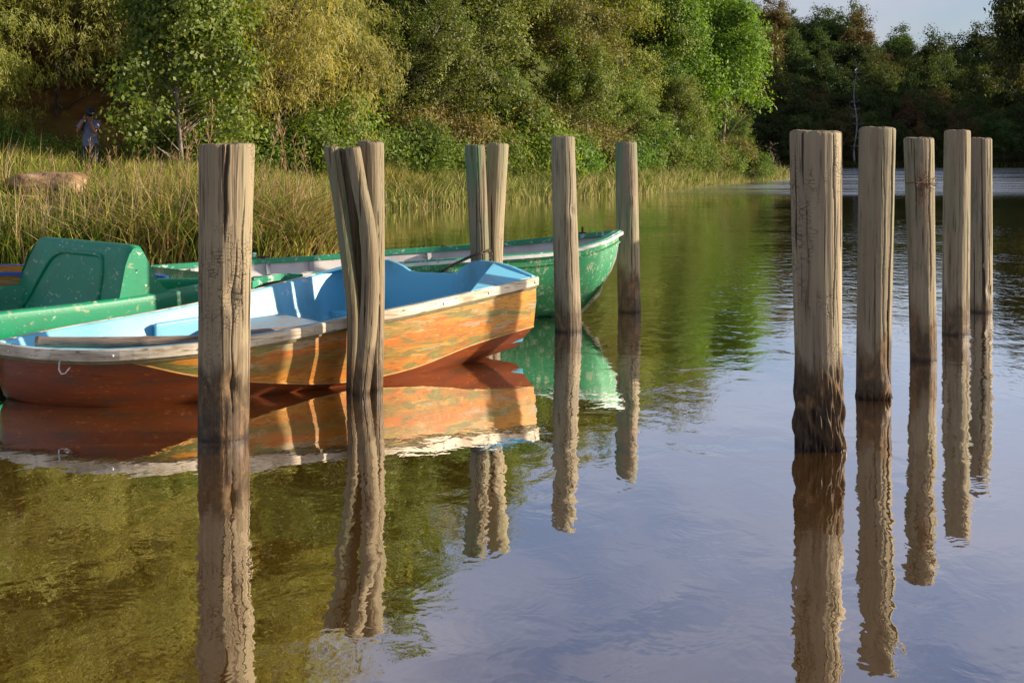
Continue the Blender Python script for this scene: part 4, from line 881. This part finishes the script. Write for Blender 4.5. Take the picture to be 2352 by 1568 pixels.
def grass_obj(name, parts, mat, label, cat):
    me = bpy.data.meshes.new(name); off = 0; cos, loops, starts, rs = [], [], [], []; ls = 0
    for co, q, t, r in parts:
        cos.append(co); rs.append(r); loops.append((q + off).ravel()); starts.append(ls + np.arange(len(q)) * 4); ls += q.size
        loops.append((t + off).ravel()); starts.append(ls + np.arange(len(t)) * 3); ls += t.size; off += len(co)
    co = np.concatenate(cos); lo = np.concatenate(loops); st = np.concatenate(starts)
    me.vertices.add(len(co)); me.vertices.foreach_set('co', co.astype(np.float32).ravel()); me.loops.add(len(lo)); me.loops.foreach_set('vertex_index', lo.astype(np.int32))
    me.polygons.add(len(st)); me.polygons.foreach_set('loop_start', st.astype(np.int32)); me.materials.append(mat)
    a = me.attributes.new('rnd', 'FLOAT', 'POINT'); a.data.foreach_set('value', np.concatenate(rs).astype(np.float32)); me.update(calc_edges=True); me.validate()
    return tag(link(bpy.data.objects.new(name, me)), label, cat, kind='stuff')
rng = np.random.default_rng(9)
def scatter(n, x0, x1, y0, y1, dmin, dmax, fm=None):
    x = rng.uniform(x0, x1, n); y = rng.uniform(y0, y1, n); d = shore_dist(x, y); k = (d > dmin) & (d < dmax)
    if fm is not None: k &= (y - np.interp(x, FOOTX, FOOTY)) < fm
    k &= np.abs(x) < y * .42 + 1
    return x[k], y[k], d[k]
GM = grass_mat('bank_grass', [(0, (.025, .06, .008)), (.35, (.15, .23, .022)), (.55, (.33, .36, .05)), (.8, (.48, .38, .12)), (1, (.58, .38, .20))])
GT = grass_mat('dry_tussock', [(0, (.03, .06, .010)), (.35, (.17, .24, .03)), (.6, (.36, .34, .07)), (.85, (.46, .27, .11)), (1, (.58, .44, .28))])
GR = grass_mat('shore_reeds', [(0, (.04, .09, .012)), (.4, (.20, .26, .04)), (.7, (.42, .38, .13)), (1, (.56, .44, .24))])
parts = []
x, y, d = scatter(95000, -14, -2.0, 14.8, 24, -.15, 99); k = (np.hypot((x + 7.2) / 1.0, (y - 19.8) / 2.3) > 1) | (rng.uniform(0, 1, len(x)) < .07); x, y, d = x[k], y[k], d[k]
parts.append(blades(x, y, .50 * (1 + .45 * wob(x, y, .9, 2)), .0105, .75, 1, .42 + .12 * wob(x, y, .7, 1)))
x, y, d = scatter(90000, -16, -2.0, 24, 37, .3, 99, 1.0); k = (np.abs(x / y + .322) > .022) | (rng.uniform(0, 1, len(x)) < .12); x, y = x[k], y[k]; parts.append(blades(x, y, .56 * (1 + .55 * wob(x, y, .8, 2)), .013, .55, 2, .50 + .18 * wob(x, y, .5, 3)))
grass_obj('grass', parts, GM, 'mixed green and yellow grass covering the left bank', 'grass')
x, y, d = scatter(150000, -4, 15, 28, 69, -.05, 8, 1.6); grass_obj('shore_grass', [blades(x, y, .62 * (1 + .4 * wob(x, y, .7, 2)), .015, .6, 3, .50 + .2 * wob(x, y, .6, 3))], GR, 'pale straw and green grass slope along the left shore up to the point', 'grass')
x, y, d = scatter(17000, -5.3, -2.2, 16.0, 21.5, -.1, 99); k = (x > -4.9 + .3 * np.sin(y * 3)); x, y = x[k], y[k]
x2, y2, d2 = scatter(16000, -12.5, -2.2, 15.6, 22, 0, 99); k = (rng.uniform(0, 1, len(x2)) < .33 + .3 * wob(x2, y2, .8, 4)) & (np.hypot((x2 + 7.0) / 1.2, (y2 - 19.2) / 3.0) > 1); x2, y2 = x2[k], y2[k]
grass_obj('dry_grass', [blades(x2, y2, 1.0, .0062, .30, 15, .72), blades(x, y, .78 + .22 * wob(x, y, 2, 1), .010, 1.15, 5, .50)], GT, 'leaning tangled dry grass at the corner of the bank', 'grass')
x, y, d = scatter(160000, -4, 15, 28, 68.5, -.25, 1.3); grass_obj('reeds', [blades(x, y, .34, .009, .55, 6, .62)], GR, 'pale reeds fringing the water along the left shore', 'reeds')
# short fringe on the far shore
x, y, d = scatter(30000, 14, 48, 106, 111, -.2, 1.6); grass_obj('far_reeds', [blades(x, y, .5, .04, .5, 7, .35)], grass_mat('far_reed_grass', [(0, (.03, .05, .01)), (.5, (.10, .10, .03)), (1, (.16, .12, .05))]), 'thin strip of grass along the far waterline', 'grass')

SM = grass_mat('straw_stem', [(0, (.42, .26, .12)), (.5, (.55, .38, .18)), (.8, (.62, .46, .28)), (1, (.68, .54, .38))])
def stalk_mesh(seed, H):
    rr = random.Random(seed); mb = MB(); c = Vector((0, 0, -.05)); pts = [c]; le = rr.uniform(-.13, .13)
    for i in range(10): c = c + Vector((le * (i / 10) ** 1.2 * H / 10 * 2 + rr.gauss(0, .006), rr.gauss(0, .01), H / 10)); pts.append(c)
    mb.tube(pts, [.0050 - .00035 * i for i in range(11)], 4)
    for k in range(15):
        i = rr.choice((6, 7, 7, 8, 8, 9, 9)); p = pts[i].lerp(pts[i + 1], rr.random()); s_ = rr.choice((-1, 1)); L_ = rr.uniform(.06, .15) * H / 1.6; d = Vector((s_ * rr.uniform(.10, .45), rr.uniform(-.3, .3), rr.uniform(.7, 1))).normalized()
        q = p + d * L_; mb.tube([p, p.lerp(q, .55), q, q + Vector((s_ * .02, 0, -.012))], [.002, .005, .0045, .001], 4)
    for k in range(3):
        i = rr.randrange(1, 4); p = pts[i]; s_ = rr.choice((-1, 1)); mb.tube([p, p + Vector((s_ * .06, 0, .16)), p + Vector((s_ * .16, 0, .24))], [.004, .004, .001], 3)
    me = mesh_of('stalk', mb.v, mb.f, SM); a = me.attributes.new('rnd', 'FLOAT', 'POINT'); a.data.foreach_set('value', [rr.uniform(.1, .9)] * len(me.vertices)); return me
SK = [stalk_mesh(i, 1.5) for i in range(7)]
LB_S = 'tall reddish dry grass stalk with a branching seed head above the bank grass'
for (px, ptop, Y_) in [(500, 232, 18.5), (595, 255, 19), (440, 250, 18), (462, 300, 18.6), (480, 285, 19.2), (415, 290, 17.8), (330, 330, 18), (366, 340, 18.8), (345, 375, 17.4), (210, 320, 18), (222, 360, 17.6), (262, 350, 18.4), (275, 340, 19), (180, 375, 17.5), (30, 370, 16.8), (70, 470, 16.5), (120, 375, 18), (150, 430, 17), (640, 285, 19), (660, 275, 18.6), (690, 320, 18.2), (672, 310, 18.9), (628, 400, 17.7), (555, 390, 18.1), (605, 360, 17.6), (715, 380, 17.9), (20, 470, 16.3), (95, 420, 17.2), (250, 420, 17), (300, 400, 17.3), (390, 330, 18.9), (428, 345, 17.2)] + [(rd.uniform(0, 780), rd.uniform(330, 470), rd.uniform(16.8, 20.5)) for _ in range(40)]:
    if px > 700 and Y_ > 19: continue
    X_ = (px - 1176) * Y_ / FPX; zt = EYE - (ptop - HZ) * Y_ / FPX; z0 = gz(X_, Y_); hh = zt - z0
    o = bpy.data.objects.new('grass_stalk', SK[rd.randrange(7)]); o.location = (X_, Y_, z0); s = hh / 1.5; o.scale = (max(s, .7), max(s, .7), s); o.rotation_euler = (rd.uniform(-.05, .05), rd.uniform(-.16, .12), rd.choice((0, 3.14)) + rd.uniform(-.4, .4)); link(o)
    tag(o, LB_S, 'grass stalk', 'tall seed head stalks on the left bank')

# ------------------------------------------------------------------ stones
def stone(name, label, loc, dim, seed, rotz=0):
    rr = random.Random(seed); n = 26; rows = []; ph = [rr.uniform(0, 6.28) for _ in range(9)]
    for i in range(n + 1):
        v = -math.pi / 2 + math.pi * i / n; row = []
        for j in range(44):
            u = 2 * math.pi * j / 44; cx = math.cos(v) * math.cos(u); cy = math.cos(v) * math.sin(u); cz = math.sin(v)
            f = (abs(cx) ** 4.5 + abs(cy) ** 4.5 + abs(cz) ** 5) ** (-1 / 4.6)
            k = 1 + .035 * math.sin(3 * cx * 2 + ph[0]) * math.sin(4 * cz + ph[1]) + .03 * math.sin(7 * cx + 5 * cy + ph[2]) + .02 * math.sin(11 * cz + 6 * cx + ph[3]) + .012 * math.sin(17 * cx + 13 * cz + ph[4])
            row.append(Vector((cx * f * dim[0] * k, cy * f * dim[1] * k, cz * f * dim[2] * k)))
        rows.append(row)
    ob = MB().grid(rows, close_u=True).build(name, MAT_STONE, None, True); ob.location = loc; ob.rotation_euler.z = rotz; return tag(ob, label, 'stone')
m = M('warm_sandstone'); a = m.noise(3, (1, 1, 2.5), 7, .5); b = m.noise(9, (1, 1, 1), 6)
c = m.ramp(a, [(.3, (.15, .08, .045)), (.5, (.36, .22, .12)), (.7, (.50, .35, .22))]); c = m.mix(m.ramp(b, [(.35, .7), (.45, 0)]), c, (.10, .06, .04))
MAT_STONE = m.pbr(c, .9, .2, m.bump(m.math('ADD', a, b), .8, .03))
s0 = GY(116, 440, 21.2)
stone('boulder', 'large flat topped reddish boulder standing in the bank grass', (s0.x, 21.2, gz(s0.x, 21.2) + .20), (.58, .42, .27), 3, .15)
p = G(60, 472, .55); stone('flat_stone', 'low flat grey stone slab in the grass in front of the boulder', (p.x, 20.6, gz(p.x, 20.6) + .10), (.42, .25, .05), 5)
p = G(80, 500, .5); stone('rounded_stone', 'small rounded brown stone half sunk in grass near the water', (-6.9, 18.9, gz(-6.9, 18.9) + .08), (.33, .25, .13), 8)

# ------------------------------------------------------------------ photographer
MAT_SKIN = simple('skin', (.36, .17, .10), .6, 0, .1, 20, .05); MAT_SHIRT = simple('blue_grey_cotton', (.17, .18, .27), .9, 0, .25, 9, .4); MAT_PANTS = simple('dark_grey_cloth', (.060, .052, .055), .9, 0, .3, 9, .4)
MAT_CAP = simple('dark_cap_cloth', (.018, .02, .03), .9); MAT_CAM = simple('black_camera_body', (.012, .012, .014), .4); MAT_SHOE = simple('dark_shoe', (.05, .04, .035), .8)
def skin_obj(name, V, E, Rr, root_i, mat, parent, sub=2):
    me_ = bpy.data.meshes.new(name); me_.from_pydata(V, E, []); me_.materials.append(mat); o = bpy.data.objects.new(name, me_); link(o, parent)
    o.modifiers.new('skin', 'SKIN').use_smooth_shade = True
    me_.skin_vertices or None
    lay = me_.skin_vertices[0] if len(me_.skin_vertices) else None
    if lay is None:
        me_.attributes.new('skin', 'FLOAT', 'POINT')
    else:
        for i, r in enumerate(Rr):
            r = r if hasattr(r, '__len__') else (r, r); lay.data[i].radius = r; lay.data[i].use_root = (i == root_i)
    s_ = o.modifiers.new('sub', 'SUBSURF'); s_.levels = sub; s_.render_levels = sub; return o
def limb(pts, rad, n=12):   # smooth tapered limb path
    ks = np.linspace(0, 1, len(pts)); t = np.linspace(0, 1, 18); return [Vector(hermite(ks, pts, q)) for q in t], [float(hermite(ks, rad, q)[0]) for q in t]
PX, PY = (208 - 1176) * 30.7 / FPX, 30.7; pz = gz(PX, PY)
per = thing('person', 'person in blue grey T-shirt and dark cap pointing a long lens camera beside the bushes', 'person', (PX, PY, pz)); per.rotation_euler.z = R(0)
# joints; the person faces the viewer turned to the right of the picture
J = dict(pel=(0, 0, .93), sp=(0, -.01, 1.12), ch=(0, -.01, 1.32), nk=(.0, -.02, 1.47), hd=(.0, -.03, 1.60), ht=(.0, -.02, 1.70),
         sL=(-.18, .0, 1.40), eL=(-.27, -.16, 1.17), wL=(-.06, -.26, 1.46), sR=(.17, -.02, 1.39), eR=(.17, -.24, 1.15), wR=(.10, -.30, 1.42),
         hL=(-.09, 0, .90), kL=(-.15, .03, .49), aL=(-.20, .12, .09), tL=(-.19, -.03, .03), hR=(.09, 0, .90), kR=(.11, -.07, .50), aR=(.05, -.03, .08), tR=(.08, -.19, .03))
names = list(J); ix = {n_: i for i, n_ in enumerate(names)}
E_ = [('pel', 'sp'), ('sp', 'ch'), ('ch', 'nk'), ('nk', 'hd'), ('hd', 'ht'), ('ch', 'sL'), ('sL', 'eL'), ('eL', 'wL'), ('ch', 'sR'), ('sR', 'eR'), ('eR', 'wR'), ('pel', 'hL'), ('hL', 'kL'), ('kL', 'aL'), ('aL', 'tL'), ('pel', 'hR'), ('hR', 'kR'), ('kR', 'aR'), ('aR', 'tR')]
RAD = dict(pel=(.13, .10), sp=(.115, .09), ch=(.14, .10), nk=.055, hd=(.078, .095), ht=(.07, .085), sL=.055, eL=.042, wL=.028, sR=.055, eR=.042, wR=.028, hL=.085, kL=.055, aL=.038, tL=.03, hR=.085, kR=.055, aR=.038, tR=.03)
me_ = bpy.data.meshes.new('body'); me_.from_pydata([J[n_] for n_ in names], [(ix[a], ix[b]) for a, b in E_], []); me_.materials.append(MAT_SKIN)
bo = bpy.data.objects.new('body', me_); link(bo, per); bo.modifiers.new('skin', 'SKIN').use_smooth_shade = True
if len(me_.skin_vertices):
    for n_, i in ix.items():
        r = RAD[n_]; me_.skin_vertices[0].data[i].radius = r if hasattr(r, '__len__') else (r, r); me_.skin_vertices[0].data[i].use_root = n_ == 'pel'
else: print('NO SKIN LAYER')
bo.modifiers.new('sub', 'SUBSURF').levels = 2; bo.modifiers['sub'].render_levels = 2
# face, hands
fc = MB(); fc.tube([(.0, -.12, 1.60), (.0, -.142, 1.575), (0, -.12, 1.565)], [.008, .014, .01], 8); fc.tube([(-.025, -.115, 1.535), (0, -.125, 1.534), (.025, -.115, 1.535)], .006, 6)
for s_ in (-1, 1): fc.tube([(s_ * .083, -.02, 1.63), (s_ * .095, -.015, 1.60), (s_ * .085, -.02, 1.57)], [.01, .016, .008], 8)
fc.build('face_features', MAT_SKIN, per, True)
for s_, wst, tgt in ((-1, J['wL'], (-.02, -.31, 1.555)), (1, J['wR'], (.12, -.38, 1.515))):
    wst = Vector(wst); tgt = Vector(tgt); d = (tgt - wst); side = Vector((1, 0, 0)); hb_ = MB(); pm = wst.lerp(tgt, .45)
    hb_.tube([wst, wst.lerp(tgt, .25), pm, wst.lerp(tgt, .6)], [.026, .036, .04, .03], 10)
    for f in range(4):
        b_ = pm + side * (f - 1.5) * .019; L_ = (.055, .065, .062, .05)[f]; d1 = d.normalized()
        hb_.tube([b_, b_ + d1 * L_ * .5 + Vector((0, -.015, 0)), b_ + d1 * L_ * .85 + Vector((0, -.005, 0)), b_ + d1 * L_ + Vector((0, .015, 0))], [.010, .0095, .009, .007], 7)
    hb_.tube([wst.lerp(tgt, .2) + side * s_ * -.03, wst.lerp(tgt, .5) + side * s_ * -.055, wst.lerp(tgt, .75) + side * s_ * -.05], [.012, .011, .008], 7)
    hb_.build('hand', MAT_SKIN, per, True)
# shirt: torso and sleeves in one mesh
def ell(cx, cy, z, rx, ry, n=20, f=.012): return [Vector((cx + (rx + f * math.sin(5 * t + z * 9)) * math.cos(t), cy + (ry + f * math.sin(4 * t + z * 7)) * math.sin(t), z)) for t in [2 * math.pi * k / n for k in range(n)]]
sh = MB(); sh.grid([ell(0, 0, .84, .185, .135), ell(0, 0, .92, .18, .13), ell(0, -.005, 1.05, .168, .12), ell(0, -.01, 1.18, .172, .125), ell(0, -.01, 1.30, .19, .13), ell(0, -.01, 1.38, .20, .12), ell(0, -.01, 1.43, .165, .10), ell(0, -.015, 1.465, .10, .075), ell(0, -.02, 1.48, .072, .065)], close_u=True)
for sn_, en_ in (('sL', 'eL'), ('sR', 'eR')):
    a_, b_ = Vector(J[sn_]), Vector(J[en_]); sh.tube([Vector((a_.x * .6, a_.y, a_.z)), a_, a_.lerp(b_, .4), a_.lerp(b_, .72)], [.07, .076, .074, .078], 12, False)
sh.build('shirt', MAT_SHIRT, per, True)
tr_ = MB(); tr_.grid([ell(0, 0, .97, .155, .115), ell(0, 0, .90, .17, .125), ell(0, 0, .82, .168, .122), ell(0, 0, .76, .15, .11)], close_u=True)
for h_, k_, a_ in (('hL', 'kL', 'aL'), ('hR', 'kR', 'aR')):
    p_, r_ = limb([Vector(J[h_]) + Vector((0, 0, -.02)), Vector(J[h_]).lerp(Vector(J[k_]), .5), J[k_], Vector(J[k_]).lerp(Vector(J[a_]), .5), Vector(J[a_]) + Vector((0, 0, .02))], [.105, .095, .078, .07, .062]); tr_.tube(p_, r_, 14)
tr_.build('trousers', MAT_PANTS, per, True)
for a_, t_ in (('aL', 'tL'), ('aR', 'tR')):
    A0, T0 = Vector(J[a_]), Vector(J[t_]); hl_ = A0 + (A0 - T0).normalized() * .05; hl_.z = .04
    MB().tube([hl_, Vector((A0.x, A0.y, .05)), A0.lerp(T0, .6) + Vector((0, 0, .0)), T0 + (T0 - A0) * .15], [.035, .048, .045, .028], 12).build('shoe', MAT_SHOE, per, True)
cp = MB(); cp.grid([ell(0, -.02, z, r, r * 1.15, 18, 0) for z, r in ((1.625, .098), (1.66, .10), (1.70, .092), (1.735, .068), (1.752, .03), (1.755, .004))], close_u=True)
cp.slab([(-.075, -.10, 1.635), (-.05, -.17, 1.625), (0, -.20, 1.62), (.05, -.17, 1.625), (.075, -.10, 1.635)], (0, 0, .012)); cp.build('cap', MAT_CAP, per, True)
ca = thing('camera_with_long_lens', 'black camera with a large long lens held up to the eye of the standing person', 'camera', (PX, PY, pz)); ld = Vector((.45, -.89, -.02)).normalized()
cc = Vector((.03, -.24, 1.585)); rotm = ld.to_track_quat('-Y', 'Z').to_matrix()
MB().box(cc, (.15, .08, .10), rotm).box(cc + Vector((0, 0, .06)), (.06, .06, .04), rotm).build('camera_body', MAT_CAM, ca, bevel=.01)
c2 = cc + ld * .05; MB().tube([c2, c2 + ld * .06, c2 + ld * .12, c2 + ld * .13, c2 + ld * .21, c2 + ld * .215, c2 + ld * .28, c2 + ld * .27, c2 + ld * .24], [.038, .04, .042, .05, .05, .062, .066, .056, .05], 20).build('lens', MAT_CAM, ca, True)
MB().tube([c2 + ld * .235, c2 + ld * .245], [.05, .048], 20).build('lens_glass', simple('dark_coated_glass', (.10, .03, .06), .08), ca, True)
MB().tube([cc + Vector((-.07, 0, 0)), Vector((-.06, -.17, 1.48)), Vector((-.13, -.15, 1.30)), Vector((-.16, -.12, 1.20)), Vector((-.12, -.135, 1.32)), Vector((-.05, -.10, 1.46))], .013, 6).build('strap', MAT_CAM, ca, True)
